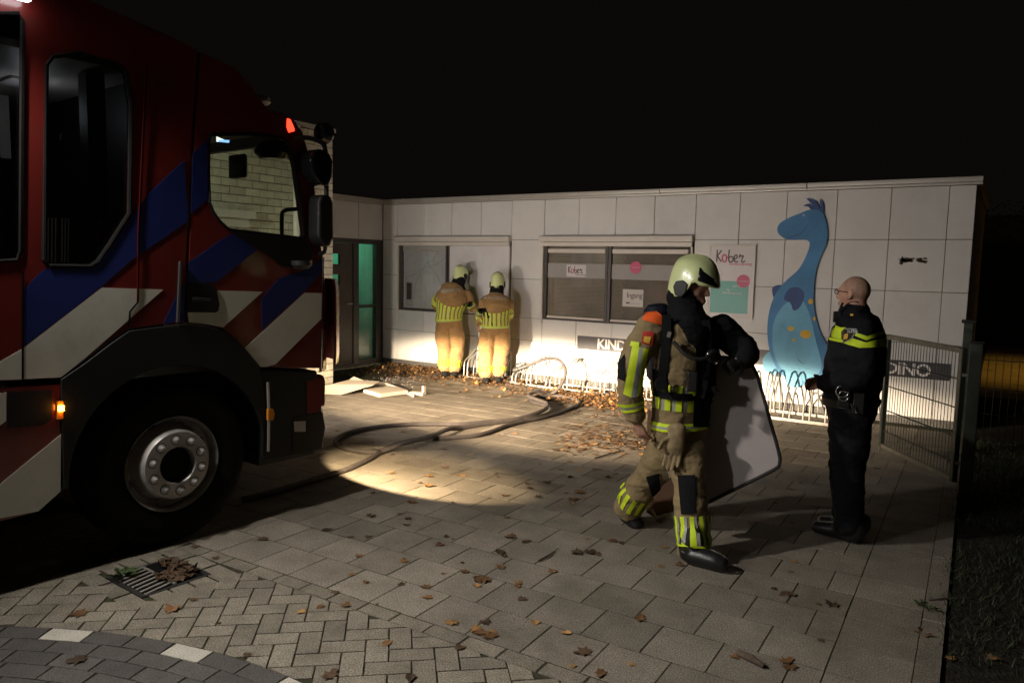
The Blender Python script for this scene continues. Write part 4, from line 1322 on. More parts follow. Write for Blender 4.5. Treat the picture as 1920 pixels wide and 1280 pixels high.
arealamp("scene_lamp_glow", T(-1.05, 0.092, 2.95), TH_N * 0.72 - Vector((0, 0, 0.69)) + TH_H * 0.45, TH_H, 0.5, 0.05, 84, (1.0, 0.95, 0.88), 115)
q = MB(); q.box(T(-4.3, 0.03, 2.99), TH_H * 0.5, TH_N * 0.03, (0, 0, 0.05)); q.build("scene_lamp_housing", MAT['whiteplast'], trk, bevel=0.008)
q = MB(); q.box(T(-4.3, 0.0665, 2.99), TH_H * 0.46, TH_N * 0.006, (0, 0, 0.04)); q.build("scene_lamp", MAT['lamp_lit'], trk)
arealamp("scene_lamp_glow", T(-4.3, 0.080, 2.98), TH_N * 0.80 - Vector((0, 0, 0.42)) + TH_H * 0.45, TH_H, 0.8, 0.06, 150, (1.0, 0.96, 0.90), 150)
# work lamp at the far front corner of the cab lights the brick wall
q = MB(); q.box(T(0.55, -2.56, 2.62), TH_H * 0.05, TH_N * 0.05, (0, 0, 0.05)); q.build("work_lamp", MAT['blackplast'], trk, bevel=0.01)
arealamp("work_lamp_glow", T(0.62, -2.66, 2.60), TH_H * 0.9 - TH_N * 0.45 - Vector((0, 0, 0.15)), TH_N, 0.12, 0.08, 26, (1.0, 0.96, 0.86))

# dim dome lamp of the crew compartment
q = MB(); q.box(T(-0.45, -0.9, 2.752), TH_H * 0.06, TH_N * 0.12, (0, 0, 0.008)); q.build("dome_lamp", MAT['sign_white'], trk)
ld = bpy.data.lights.new("dome_lamp_glow", 'POINT'); ld.energy = 0.9; ld.color = (0.9, 0.95, 1.0); ld.shadow_soft_size = 0.08
lo = bpy.data.objects.new("dome_lamp_glow", ld); lo.location = T(-0.40, -0.8, 2.6); COL.objects.link(lo)

# ================================================================ bicycle racks by the wall
def bend(pts, r=0.04, n=4):
    """round the corners of a polyline"""
    pts = [Vector(q) for q in pts]
    out = [pts[0]]
    for i in range(1, len(pts) - 1):
        a, b, c = pts[i - 1], pts[i], pts[i + 1]
        d1, d2 = (a - b), (c - b)
        rr = min(r, d1.length * 0.45, d2.length * 0.45)
        p, q = b + d1.normalized() * rr, b + d2.normalized() * rr
        for k in range(n + 1):
            t = k / n
            out.append(p * (1 - t) ** 2 + b * 2 * t * (1 - t) + q * t * t)
    out.append(pts[-1])
    return out


def rack(x0, x1, holders, label, yf=-0.50, yb=-0.10):
    t = thing("bicycle_rack", ((x0 + x1) / 2, (yf + yb) / 2, 0), label, "bike rack", "bicycle racks along the wall")
    for y in (yf, yb):
        q = MB(); q.box(((x0 + x1) / 2, y, 0.014), ((x1 - x0) / 2, 0, 0), (0, 0.016, 0), (0, 0, 0.014)); q.build("base_rail", MAT['galv'], t, bevel=0.004)
    for x, hi in holders:
        k, top = (0.25, 0.375) if hi else (0.13, 0.235)
        for dx in (-0.032, 0.032):
            q = MB()
            q.tube(bend([(x + dx, yf, 0.02), (x + dx, yf + 0.01, k), (x + dx, yb - 0.03, top + 0.05), (x + dx, yb, top), (x + dx, yb, 0.02)], 0.05), 0.0085, 8)
            q.build("wheel_holder", MAT['galv'], t, smooth=True)
            if dx < 0: continue
            q = MB(); q.tube(bend([(x + dx * 0.8, yf + 0.17, 0.02), (x + dx * 0.8, yf + 0.18, k * 0.75), (x + dx * 0.8, yb - 0.02, top * 0.8)], 0.04), 0.007, 8)
            q.build("inner_stay", MAT['galv'], t, smooth=True)
    return t


rack(1.70, 2.85, [(1.80, 1), (2.36, 1), (2.68, 0)], "galvanised bicycle rack beside the firefighters at the broken window", -0.45)
rack(2.86, 4.40, [(2.97, 1), (3.29, 0), (3.57, 1), (3.88, 0), (4.15, 1)], "galvanised bicycle rack under the hose nozzle in the headlight glare")
rack(4.42, 5.65, [(4.46, 0), (4.76, 1), (5.06, 0), (5.36, 1)], "galvanised bicycle rack below the window with the Ingang notice")


def rack2(x0, x1, xs, label):
    t = thing("bicycle_rack", ((x0 + x1) / 2, -0.45, 0), label, "bike rack", "bicycle racks along the wall")
    for y in (-0.72, -0.25):
        q = MB(); q.box(((x0 + x1) / 2, y, 0.02), ((x1 - x0) / 2, 0, 0), (0, 0.018, 0), (0, 0, 0.018)); q.build("base_rail", MAT['galv'], t, bevel=0.004)
    for x, h in xs:
        for dx in (-0.035, 0.035):
            q = MB()
            q.tube(bend([(x + dx, -0.72, 0.03), (x + dx, -0.70, h * 0.45), (x + dx * 1.2, -0.56, h), (x + dx * 1.2, -0.50, h + 0.03), (x + dx * 1.2, -0.42, h), (x + dx, -0.25, h * 0.45), (x + dx, -0.25, 0.03)], 0.05), 0.010, 8)
            q.build("wheel_holder", MAT['galv'], t, smooth=True)
    return t


rack2(6.05, 7.30, [(6.18, 0.50), (6.40, 0.50), (6.62, 0.28), (6.84, 0.46), (7.08, 0.46)], "galvanised bicycle rack with tall hoops under the dinosaur picture")

# ================================================================ fire hose and nozzle
hp = [(455, 936), (500, 925), (545, 912), (600, 895), (646, 881), (689, 862), (722, 842), (752, 830), (787, 823), (830, 821), (887, 817), (920, 809), (949, 798), (985, 789), (1014, 783.5), (1050, 773), (1078, 762), (1086, 754), (1072, 746.5), (1044, 742.5), (1010, 743.5), (994, 748),
      (1003, 754.5), (1024, 760.5), (1034, 767.5), (1024, 777), (985, 786.5), (920, 790), (860, 795), (776, 795), (708, 800), (654, 811), (630, 824), (636, 836), (668, 844.5), (708, 847), (749, 843), (790, 832), (817, 823), (841, 813), (865, 802.5), (898, 796), (938, 791), (980, 787), (1012, 780), (1026, 771), (1024, 763), (1006, 756), (992, 750), (996, 745.5), (1010, 742.5)]
up_i = {38: 0.05, 39: 0.05, 43: 0.03, 44: 0.05, 45: 0.05, 46: 0.05, 47: 0.05, 48: 0.05, 49: 0.055, 50: 0.07, 36: 0.05, 37: 0.05, 26: 0.02}
pts = []
HRAD = 0.0225
for i, (u, v) in enumerate(hp):
    z = HRAD + up_i.get(i, 0.0)
    g = gnd(u, v, HRAD); g.z = z
    pts.append(g)
fh = Fig(gnd(1030, 744))
for (u, v, k) in [(1024, 740, 0.02), (1042, 733, 0.06), (1055, 716, 0.12), (1060.5, 697, 0.18), (1054, 680, 0.25), (1038, 671.5, 0.32), (1020, 673.5, 0.38), (1000, 681, 0.44), (985, 687, 0.48)]:
    pts.append(fh(u, v, k))
hs = thing("fire_hose", gnd(830, 821), "long dark rubber fire hose looped across the slabs to the racks", "hose")
q = MB(); q.tube(catmull(pts, 7), HRAD, 10); q.build("hose_line", MAT['hose'], hs, smooth=True)
e0, e1 = pts[-1], fh(962, 695, 0.54)
d = (e1 - e0).normalized()
q = MB(); q.lathe([(0.0, -0.02), (0.03, -0.02), (0.034, 0.03), (0.026, 0.04), (0.028, 0.10), (0.036, 0.11), (0.036, 0.17), (0.030, 0.19), (0.0, 0.19)], e0, d, 16); q.build("nozzle", MAT['darksteel'], hs, smooth=True)
q = MB(); q.tube(bend([e0 + d * 0.06, e0 + d * 0.05 + Vector((0, 0, 0.07)), e0 + d * 0.16 + Vector((0, 0, 0.08)), e0 + d * 0.17], 0.03), 0.009, 8); q.build("nozzle_bail", MAT['gloss_black'], hs, smooth=True)

# ================================================================ broken boards on the slabs
F1 = Fig((1.55, -2.75))
db = [F1(600, 752, 0.1), F1(640, 742, 0), F1(700, 722, 0.1), F1(712, 716, 0.3), F1(686, 716, 0.5), F1(663, 707, 0.55), F1(655, 713, 0.5), F1(620, 722, 0.3), F1(596, 726, 0.3)]
db = [Vector((q_.x, q_.y, max(q_.z, 0.012))) for q_ in db]
o = MB(); o.prism(db, (0.004, -0.004, 0.012)); o = o.build("broken_board", MAT['debris'])
tag(o, "large torn cream board lying bent in front of the truck", "board")
arcp = catmull([gnd(690, 726, 0.02) + Vector((0, 0, 0.05)), F1(712, 718, 0.4), F1(738, 724, 0.4), gnd(775, 742, 0.02)], 6)
o = MB(); o.tube(arcp, 0.016, 6); o = o.build("bent_strip", MAT['debris'])
tag(o, "thin cream strip bent in a low arch beside the torn board", "trim strip")
fr = [gnd(681, 737), gnd(713, 746), gnd(765, 739), gnd(733, 727)]
o = MB(); o.prism([q_ + Vector((0, 0, 0.006)) for q_ in fr], (0, 0, 0.05)); o = o.build("flat_board", MAT['debris'], bevel=0.004)
tag(o, "flat cream panel with a raised edge on the slabs", "board")
o = MB(); a_ = gnd(778, 740); o.box(a_ + Vector((0.02, 0.03, 0.02)), (0.10, 0.02, 0), (-0.01, 0.05, 0), (0, 0, 0.018)); o.box(a_ + Vector((0.10, 0.06, 0.07)), (0.015, 0, 0), (0, 0.02, 0), (0, 0, 0.05)); o = o.build("corner_bracket", MAT['debris'])
tag(o, "small cream corner piece standing on the slabs beyond the flat panel", "bracket")
o = MB(); a_, b_ = gnd(722, 752), gnd(790, 748)
# glass crumbs below the broken window
rr = random.Random(9); g_ = MB()
for k in range(160):
    u, v = rr.gauss(735, 34), rr.gauss(713, 6)
    P = gnd(u, v, 0.004)
    if P.y > -0.1: continue
    s_ = rr.uniform(0.004, 0.014); t_ = rr.uniform(0, 6.3)
    g_.add([P + Vector((s_ * cos(t_ + a), s_ * sin(t_ + a), 0.004 * (k % 2))) for a in (0, 2.1, 4.2)] + [P + Vector((0, 0, s_ * 0.8))], [(0, 1, 2), (0, 1, 3), (1, 2, 3), (2, 0, 3)])
tag(g_.build("glass_crumbs", MAT['sign_white']), "scattered crumbs of broken window glass near the door", "broken glass", kind="stuff")

# ================================================================ gate and fence
GH, GF = Vector((8.44, -2.84, 0)), Vector((7.75, -1.81, 0))
gd = (GF - GH).normalized(); gl = (GF - GH).length
gt = thing("gate", GH, "open mesh gate of thin dark green bars beside the police officer", "gate")
gn = Vector((-gd.y, gd.x, 0))


def gp(t, z): return GH + gd * t + Vector((0, 0, z))


ztop, zbot = 1.155, 0.075
t0, t1 = 0.085, gl
for t in (t0, t1):
    q = MB(); q.box(gp(t, (ztop + zbot) / 2), gd * 0.021, gn * 0.021, (0, 0, (ztop - zbot) / 2)); q.build("gate_stile", MAT['gate'], gt, bevel=0.004)
q = MB(); q.box(gp((t0 + t1) / 2, ztop - 0.022), gd * ((t1 - t0) / 2 - 0.022), gn * 0.021, (0, 0, 0.022)); q.build("top_rail", MAT['gatetop'], gt, bevel=0.004)
q = MB(); q.box(gp((t0 + t1) / 2, zbot + 0.02), gd * ((t1 - t0) / 2 - 0.022), gn * 0.018, (0, 0, 0.018)); q.build("bottom_rail", MAT['gatetop'], gt, bevel=0.004)
nb_ = 24
mev = None
for k in range(nb_):
    t = t0 + 0.03 + (t1 - t0 - 0.06) * (k + 0.5) / nb_
    if mev is None:
        q = MB(); q.tube([(0, 0, zbot + 0.03), (0, 0, ztop - 0.03)], 0.0032, 6); ob = q.build("bar", MAT['gate'], gt); mev = ob.data
        ob.location = gp(t, 0); ob.matrix_parent_inverse = Matrix.Translation(gt.location).inverted()
    else:
        ob = bpy.data.objects.new("bar", mev); ob.location = gp(t, 0); link(ob, gt)
for z in (0.90, 0.67, 0.44, 0.24):
    for s_ in (-1, 1):
        q = MB(); q.tube([gp(t0 + 0.02, z) + gn * 0.006 * s_, gp(t1 - 0.02, z) + gn * 0.006 * s_], 0.004, 6); q.build("cross_wire", MAT['gate'], gt)
q = MB(); q.box(gp(t1 + 0.03, 0.85), gd * 0.012, gn * 0.02, (0, 0, 0.10)); q.build("latch", MAT['darksteel'], gt, bevel=0.004)
q = MB(); q.tube([gp(t1 + 0.028, 0.97), gp(t1 + 0.028, 0.02)], 0.008, 8); q.build("drop_bolt", MAT['gatetop'], gt)
gpst = thing("gate_post", GH, "square dark gate post with a capped top at the fence corner", "post")
q = MB(); q.abox(GH.x - 0.005, GH.x + 0.085, GH.y - 0.045, GH.y + 0.045, 0, 1.20); q.build("post", MAT['gate'], gpst, bevel=0.006)
q = MB(); q.abox(GH.x - 0.01, GH.x + 0.09, GH.y - 0.05, GH.y + 0.05, 1.2005, 1.215); q.build("cap", MAT['blackplast'], gpst)
for z in (0.25, 0.95):
    q = MB(); q.lathe([(0.0, -0.03), (0.014, -0.03), (0.014, 0.03), (0.0, 0.03)], GH + Vector((-0.012, -0.03, z)), (1, 0, 0), 10); q.build("hinge_bolt", MAT['galv'], gpst)
rp = thing("rear_gate_post", (8.36, -1.55, 0), "second dark post with a keep standing behind the open gate", "post")
q = MB(); q.abox(8.33, 8.41, -1.30, -1.22, 0, 1.27); q.build("post", MAT['gate'], rp, bevel=0.006)
q = MB(); q.abox(8.31, 8.43, -1.32, -1.20, 1.2705, 1.30); q.build("cap", MAT['blackplast'], rp, bevel=0.004)
# fence of welded mesh running away to the right
fe = thing("mesh_fence", (10, GH.y, 0), "welded wire mesh fence running off beyond the gate post", "fence")
fx0, fx1 = GH.x + 0.095, 12.6
mev = None
k = 0
x = fx0 + 0.03
while x < fx1:
    if mev is None:
        q = MB(); q.tube([(0, 0, 0.04), (0, 0, 1.12)], 0.0034, 6); ob = q.build("fence_wire", MAT['gate'], fe); mev = ob.data
        ob.location = (x, GH.y, 0); ob.matrix_parent_inverse = Matrix.Translation(fe.location).inverted()
    else:
        ob = bpy.data.objects.new("fence_wire", mev); ob.location = (x, GH.y, 0); link(ob, fe)
    x += 0.05
for z in (0.06, 0.26, 0.46, 0.66, 0.86, 1.08):
    q = MB(); q.tube([(fx0, GH.y - 0.006, z), (fx1, GH.y - 0.006, z)], 0.0042, 6); q.build("cross_wire", MAT['gate'], fe)
for x in (10.6, 12.6):
    q = MB(); q.abox(x - 0.03, x + 0.03, GH.y + 0.006, GH.y + 0.066, 0, 1.2); q.build("fence_post", MAT['gate'], fe)

# ================================================================ lamp and hedge behind the building
sl_ = thing("street_lamp", (10.6, 6.6, 0), "tall street lamp with an orange glow past the end wall", "street lamp")
q = MB(); q.tube([(10.6, 6.6, 0), (10.6, 6.6, 4.2)], [0.07, 0.045], 12); q.build("lamp_post", MAT['galv'], sl_, smooth=True)
q = MB(); q.tube(catmull([(10.6, 6.6, 4.2), (10.55, 6.6, 4.5), (10.2, 6.6, 4.6)], 5), 0.035, 8); q.build("lamp_arm", MAT['galv'], sl_, smooth=True)
q = MB(); q.box((9.95, 6.6, 4.60), (0.28, 0, 0), (0, 0.12, 0), (0, 0, 0.05)); q.build("lamp_head", MAT['galv'], sl_, bevel=0.03)
q = MB(); q.box((9.95, 6.6, 4.54), (0.22, 0, 0), (0, 0.09, 0), (0, 0, 0.012)); q.build("lamp_lens", mat("sodium_lit", (0.9, 0.5, 0.1), 0.4, bump=0, emit=(1.0, 0.48, 0.06), estr=12), sl_)
spot("street_lamp_glow", (9.95, 6.6, 4.50), (9.35, 7.0, 0), 330, 80, 0.8, (1.0, 0.52, 0.06), 0.15)
rd = sheet("back_path", [(8.40, 2.6), (14, 2.6), (14, 12.5), (8.40, 12.5)], -0.008, MAT['slab'])
tag(rd, "paved path behind the building lit orange by a street lamp", "path", kind="structure")
hd = thing("hedge", (10, 14.2, 0), "tall dark hedge across the lamp-lit path behind the building", "hedge")
rr = random.Random(21)
q = MB()
for k in range(9000):
    P = Vector((rr.uniform(7.0, 13.5), rr.uniform(13.2, 15.0), 0))
    top = 3.4 + 0.5 * noise.noise(Vector((P.x * 0.8, P.y, 0)))
    P.z = rr.uniform(0.02, top)
    a = rr.uniform(0, 6.3); b = rr.uniform(-1, 1); s_ = rr.uniform(0.05, 0.10)
    ux = Vector((cos(a), sin(a), b * 0.6)) * s_; uy = Vector((-sin(a) * 0.5, cos(a) * 0.5, 0.8)) * s_
    q.add([P - ux * 0.5, P + uy * 0.45, P + ux * 0.5, P - uy * 0.45], [(0, 1, 2, 3)])
q.add([(7.0, 13.9, 0), (13.5, 13.9, 0), (13.5, 14.6, 0), (7.0, 14.6, 0), (7.0, 13.9, 3.3), (13.5, 13.9, 3.3), (13.5, 14.6, 3.3), (7.0, 14.6, 3.3)], [(0, 1, 5, 4), (1, 2, 6, 5), (2, 3, 7, 6), (3, 0, 4, 7), (4, 5, 6, 7)])
q.build("foliage", mat("hedge_leaf", (0.05, 0.055, 0.02), 0.6, var=0.4, scale=5, bump=0), hd)
for x in (7.6, 9.0, 10.4, 11.8, 13.0):
    q = MB(); q.tube([(x, 14.1, 0), (x + 0.05, 14.15, 2.4)], [0.06, 0.02], 8); q.build("stem", MAT['bark'], hd)

# ================================================================ fallen leaves
def leaf_geo(rr, size, simple=False):
    """lobed, curled leaf; returns verts, faces around the origin"""
    lob = [(0.0, -0.5), (0.16, -0.30), (0.46, -0.34), (0.30, -0.08), (0.52, 0.16), (0.22, 0.18), (0.20, 0.46), (0.0, 0.62)]
    if simple: lob = [(0.0, -0.5), (0.30, -0.22), (0.34, 0.10), (0.16, 0.34), (0.0, 0.6)]
    out = [(x * rr.uniform(.75, 1.15), y * rr.uniform(.9, 1.1)) for x, y in lob]
    oth = [(-x * rr.uniform(.75, 1.15), y * rr.uniform(.9, 1.1)) for x, y in lob[1:-1]]
    ring = out + oth[::-1]
    cu, cv, tw = rr.uniform(-0.3, 1.0), rr.uniform(-0.3, 0.8), rr.uniform(-0.6, 0.6)
    f = lambda x, y: 0.02 + cu * x * x + cv * y * y * 0.5 + tw * x * y
    vs = [Vector((0, 0.0, f(0, 0)))] + [Vector((x, y, f(x, y) + rr.uniform(-.03, .05))) for x, y in ring]
    zmin = min(v_.z for v_ in vs)
    vs = [Vector((v_.x, v_.y, v_.z - zmin + 0.02)) * size for v_ in vs]
    n = len(ring)
    return vs, [(0, 1 + i, 1 + (i + 1) % n) for i in range(n)]


rr = random.Random(77)
LM = []
for k in range(9):
    vs, fs = leaf_geo(rr, 1.0, simple=(k % 3 == 2))
    me = bpy.data.meshes.new("fallen_leaf"); me.from_pydata([tuple(v_) for v_ in vs], [], fs)
    LM.append(me)
LMM = {}


def leaf(P, size, mt, rr):
    k = rr.randrange(len(LM))
    key = (k, mt)
    if key not in LMM:
        me = LM[k].copy(); me.materials.append(MAT[mt]); LMM[key] = me
    o = bpy.data.objects.new("fallen_leaf", LMM[key])
    o.location = (P.x, P.y, 0.001)
    o.rotation_euler = (0, 0, rr.uniform(0, 6.28))
    o.scale = (size, size * rr.uniform(.8, 1.1), size * rr.uniform(.5, 1.1))
    link(o)
    lab = {'leafA': "single brown fallen leaf lying curled on the paving", 'leafB': "single dark wet fallen leaf lying on the paving", 'leafC': "single ochre orange fallen leaf lying on the paving"}[mt]
    tag(o, lab, "leaf", {'leafA': "brown fallen leaves", 'leafB': "dark fallen leaves", 'leafC': "ochre fallen leaves"}[mt])


LEAF = [(148, 1151, .13, 'leafA'), (323, 1142, .12, 'leafA'), (363, 1125, .05, 'leafA'), (601, 1137, .07, 'leafA'), (565, 1147, .07, 'leafC'), (648, 1135, .09, 'leafA'), (411, 1168, .04, 'leafB'), (146, 1238, .10, 'leafB'), (619, 1266, .10, 'leafB'),
        (405, 1046, .09, 'leafB'), (493, 1011, .10, 'leafB'), (613, 993, .11, 'leafB'), (464, 1228, .06, 'leafB'), (364, 1025, .09, 'leafB'), (803, 911, .13, 'leafA'), (770, 942, .12, 'leafA'), (695, 967, .10, 'leafB'), (945, 929, .07, 'leafA'), (1087, 924, .13, 'leafA'),
        (657, 1007, .08, 'leafB'), (837, 1006, .07, 'leafB'), (825, 1021, .09, 'leafA'), (937, 1035, .12, 'leafB'), (945, 1042, .08, 'leafB'), (957, 1007, .10, 'leafA'), (673, 1042, .07, 'leafA'), (758, 1052, .08, 'leafC'), (867, 1055, .05, 'leafB'), (938, 1063, .11, 'leafA'), (870, 1072, .08, 'leafA'),
        (907, 1087, .13, 'leafA'), (896, 1084, .09, 'leafB'), (893, 1098, .07, 'leafC'), (972, 1093, .08, 'leafC'), (971, 1099, .07, 'leafA'), (752, 1095, .06, 'leafB'), (797, 1100, .08, 'leafA'), (660, 1077, .07, 'leafA'), (848, 1168, .08, 'leafC'), (893, 1180, .09, 'leafC'), (903, 1187, .10, 'leafA'), (915, 1194, .10, 'leafA'), (925, 1185, .06, 'leafC'),
        (1003, 1167, .09, 'leafC'), (1200, 1160, .09, 'leafA'), (1093, 1222, .11, 'leafB'), (1127, 1262, .08, 'leafA'), (1073, 1249, .05, 'leafC'), (1062, 1187, .07, 'leafC'), (770, 1271, .09, 'leafB'), (1082, 1037, .12, 'leafB'), (1105, 1036, .12, 'leafB'), (1120, 1039, .08, 'leafB'), (1150, 1014, .11, 'leafA'), (1166, 1018, .08, 'leafB'),
        (1474, 1113, .12, 'leafB'), (1484, 1115, .08, 'leafB'), (1560, 1133, .10, 'leafB'), (1534, 1133, .05, 'leafB'), (1452, 1104, .05, 'leafB'), (1539, 1200, .05, 'leafB'), (1474, 1240, .09, 'leafA'), (1480, 1252, .09, 'leafA'), (1378, 1232, .07, 'leafA'), (1732, 1190, .12, 'leafA'), (1782, 1234, .07, 'leafC'), (1863, 1234, .08, 'leafA'), (1645, 878, .09, 'leafB'),
        (735, 887, .08, 'leafC'), (805, 893, .10, 'leafC'), (868, 892, .09, 'leafC'), (835, 877, .13, 'leafA'), (788, 905, .06, 'leafA'), (930, 889, .06, 'leafB'), (1012, 870, .05, 'leafB'), (780, 842, .09, 'leafB'), (835, 843, .08, 'leafB'), (757, 810, .09, 'leafB'), (700, 925, .06, 'leafB'), (1010, 932, .08, 'leafB'),
        (1025, 905, .09, 'leafB'), (1070, 895, .10, 'leafB'), (1120, 880, .10, 'leafA'), (1140, 895, .09, 'leafB'), (1060, 925, .06, 'leafB'), (1075, 937, .12, 'leafA'), (990, 908, .06, 'leafB'), (1155, 889, .08, 'leafB'), (1018, 877, .05, 'leafA'), (1500, 905, .05, 'leafB')]
for u, v, s_, mt in LEAF:
    leaf(gnd(u, v), s_ * 0.78, mt, rr)
n = 0
while n < 70:
    u, v = rr.uniform(620, 1500), rr.uniform(745, 1260)
    if rr.random() > (1.25 - (v - 745) / 500): continue
    P = gnd(u, v)
    if P.y > -0.5 or P.x > 8.2: continue
    leaf(P, rr.uniform(.03, .07), rr.choice(['leafA', 'leafB', 'leafB', 'leafA', 'leafC']), rr); n += 1
# drifts of leaves that nobody could count
drift = {'leafA': MB(), 'leafB': MB(), 'leafC': MB()}
CL = [(800, 698, 42, 6, 420), (775, 692, 25, 5, 200), (860, 707, 50, 6, 380), (905, 713, 40, 5, 160), (960, 722, 55, 5, 300), (1040, 737, 60, 5, 320), (1110, 748, 55, 6, 420), (1175, 764, 42, 9, 520), (1140, 757, 40, 6, 300), (1120, 742, 80, 5, 300), (1200, 745, 40, 5, 220),
      (1135, 806, 44, 8, 130), (1150, 822, 42, 9, 170), (1195, 836, 32, 8, 140), (1085, 838, 28, 6, 50), (1110, 825, 40, 12, 90), (1300, 775, 90, 6, 120), (720, 690, 30, 5, 160), (660, 700, 40, 6, 60)]
for (u0, v0, su, sv, n) in CL:
    for k in range(n):
        P = gnd(rr.gauss(u0, su), rr.gauss(v0, sv), 0.0)
        if P.y > -0.05: P.y = -0.05 - abs(rr.gauss(0, 0.12))
        if P.x < -0.25: continue
        mt = rr.choice(['leafA', 'leafA', 'leafB', 'leafC'])
        vs, fs = leaf_geo(rr, rr.uniform(.03, .068) * (1 if sv < 7.5 else .85), simple=(k % 3 > 0))
        R = Matrix.Rotation(rr.uniform(0, 6.28), 3, 'Z') @ Matrix.Rotation(rr.gauss(0, 0.35), 3, 'X')
        flat = v0 > 780
        lift = abs(rr.gauss(0, 0.003 if flat else 0.014))
        if flat: vs = [Vector((q_.x, q_.y, q_.z * .4)) for q_ in vs]; R = Matrix.Rotation(rr.uniform(0, 6.28), 3, 'Z') @ Matrix.Rotation(rr.gauss(0, 0.12), 3, 'X')
        vs = [R @ q_ for q_ in vs]
        zm = min(q_.z for q_ in vs)
        drift[mt].add([q_ + Vector((P.x, P.y, lift - zm + 0.002)) for q_ in vs], fs)
for mt, lab in (('leafA', "drifts of brown fallen leaves along the wall and racks"), ('leafB', "dark damp leaves mixed through the drifts along the wall"), ('leafC', "ochre leaves scattered through the drifts along the wall")):
    tag(drift[mt].build("leaf_drift", MAT[mt]), lab, "leaves", kind="stuff")
# leaves caught in the drain
gm = MB()
for k in range(60):
    vs, fs = leaf_geo(rr, rr.uniform(.05, .09), simple=True)
    R = Matrix.Rotation(rr.uniform(0, 6.28), 3, 'Z') @ Matrix.Rotation(rr.gauss(0, 0.4), 3, 'X')
    lx, ly = rr.uniform(-0.15, 0.16), rr.uniform(-0.02, 0.16)
    if lx < 0 and ly < 0.06: continue
    P = gcv + dxv * lx + dyv * ly
    gm.add([R @ q_ + Vector((P.x, P.y, 0.0 + rr.uniform(0, 0.02))) for q_ in vs], fs)
tag(gm.build("drain_leaves", MAT['leafB']), "brown leaves packed into the drain grate beside the truck", "leaves", kind="stuff")


def weed(P, n, h, label, seed):
    rr = random.Random(seed)
    t = thing("weed", P, label, "weed")
    for k in range(n):
        a = rr.uniform(0, 6.28); L = rr.uniform(.5, 1) * h; tilt = rr.uniform(.3, 1.2)
        d = Vector((cos(a), sin(a), 0)); s_ = Vector((-sin(a), cos(a), 0)) * h * 0.16
        b = P + d * rr.uniform(0, h * 0.8)
        vs = [b, b + d * L * 0.5 * tilt + s_ + Vector((0, 0, L * .5)), b + d * L * tilt + Vector((0, 0, L * .55)), b + d * L * 0.5 * tilt - s_ + Vector((0, 0, L * .45))]
        obj("weed_leaf", vs, [(0, 1, 2, 3)], MAT['weed'], t)


weed(gnd(232, 1080), 34, 0.07, "small green weed sprouting at the corner of the drain", 1)
weed(gnd(1740, 1140), 20, 0.055, "green tuft growing over the edging strip", 2)
# sticks and a piece of bark
a_, b_ = gnd(1383, 1228), gnd(1432, 1253)
o = MB(); o.tube([a_ + Vector((0, 0, .014)), (a_ + b_) / 2 + Vector((0.004, 0, .018)), b_ + Vector((0, 0, .012))], [.016, .018, .010], 8); o = o.build("bark_stick", MAT['bark'], smooth=True)
tag(o, "short thick piece of bark lying on the slabs", "stick")
for k, (p1, p2, lab) in enumerate([((1010, 1053), (1040, 1035), "thin dark twig lying along a slab joint"), ((1742, 1128), (1802, 1124), "crooked dark twig lying over the grass edge"), ((1115, 860), (1165, 846), "thin twig near the drift of leaves")]):
    a_, b_ = gnd(*p1), gnd(*p2)
    o = MB(); o.tube([a_ + Vector((0, 0, .008)), (a_ * .6 + b_ * .4) + Vector((0.01, .01, .012)), b_ + Vector((0, 0, .008))], [.006, .007, .004], 6); o = o.build("twig", MAT['bark'], smooth=True)
    tag(o, lab, "twig")

# ================================================================ people
def loft(secs, ref, n=18, sub=4, cap=True):
    """secs: (centre, half width, half depth[, ref]). closed smooth tube; width is measured across, depth along ref"""
    C = [Vector(s[0]) for s in secs]
    cc = catmull(C, sub)
    m = len(secs)
    W_, D_ = [], []
    for i in range(m - 1):
        for k in range(sub):
            t = k / sub
            t2 = t * t * (3 - 2 * t)
            W_.append(secs[i][1] * (1 - t2) + secs[i + 1][1] * t2)
            D_.append(secs[i][2] * (1 - t2) + secs[i + 1][2] * t2)
    W_.append(secs[-1][1]); D_.append(secs[-1][2])
    ref = Vector(ref)
    rings = []
    N_ = len(cc)
    frames = []
    for i in range(N_):
        t = (cc[min(i + 1, N_ - 1)] - cc[max(i - 1, 0)]).normalized()
        s = t.cross(ref)
        if s.length < 1e-4: s = t.cross(Vector((0.3, 0.5, 0.8)))
        s.normalize()
        f = s.cross(t).normalized()
        frames.append((cc[i], s, f, W_[i], D_[i], t))
    def ring(c, s, f, w, d): return [c + s * (w * cos(2 * pi * k / n)) + f * (d * sin(2 * pi * k / n)) for k in range(n)]
    if cap:
        c, s, f, w, d, t = frames[0]
        r = min(w, d)
        for a in (80, 55, 28):
            rings.append(ring(c - t * r * 0.75 * sin(radians(a)), s, f, w * cos(radians(a)), d * cos(radians(a))))
    for c, s, f, w, d, t in frames: rings.append(ring(c, s, f, w, d))
    if cap:
        c, s, f, w, d, t = frames[-1]
        r = min(w, d)
        for a in (28, 55, 80):
            rings.append(ring(c + t * r * 0.75 * sin(radians(a)), s, f, w * cos(radians(a)), d * cos(radians(a))))
    vs = [v for R in rings for v in R]
    fs = []
    for i in range(len(rings) - 1):
        for k in range(n):
            k2 = (k + 1) % n
            fs.append((i * n + k, i * n + k2, (i + 1) * n + k2, (i + 1) * n + k))
    fs.append(tuple(range(n - 1, -1, -1)))
    fs.append(tuple((len(rings) - 1) * n + k for k in range(n)))
    return vs, fs, frames


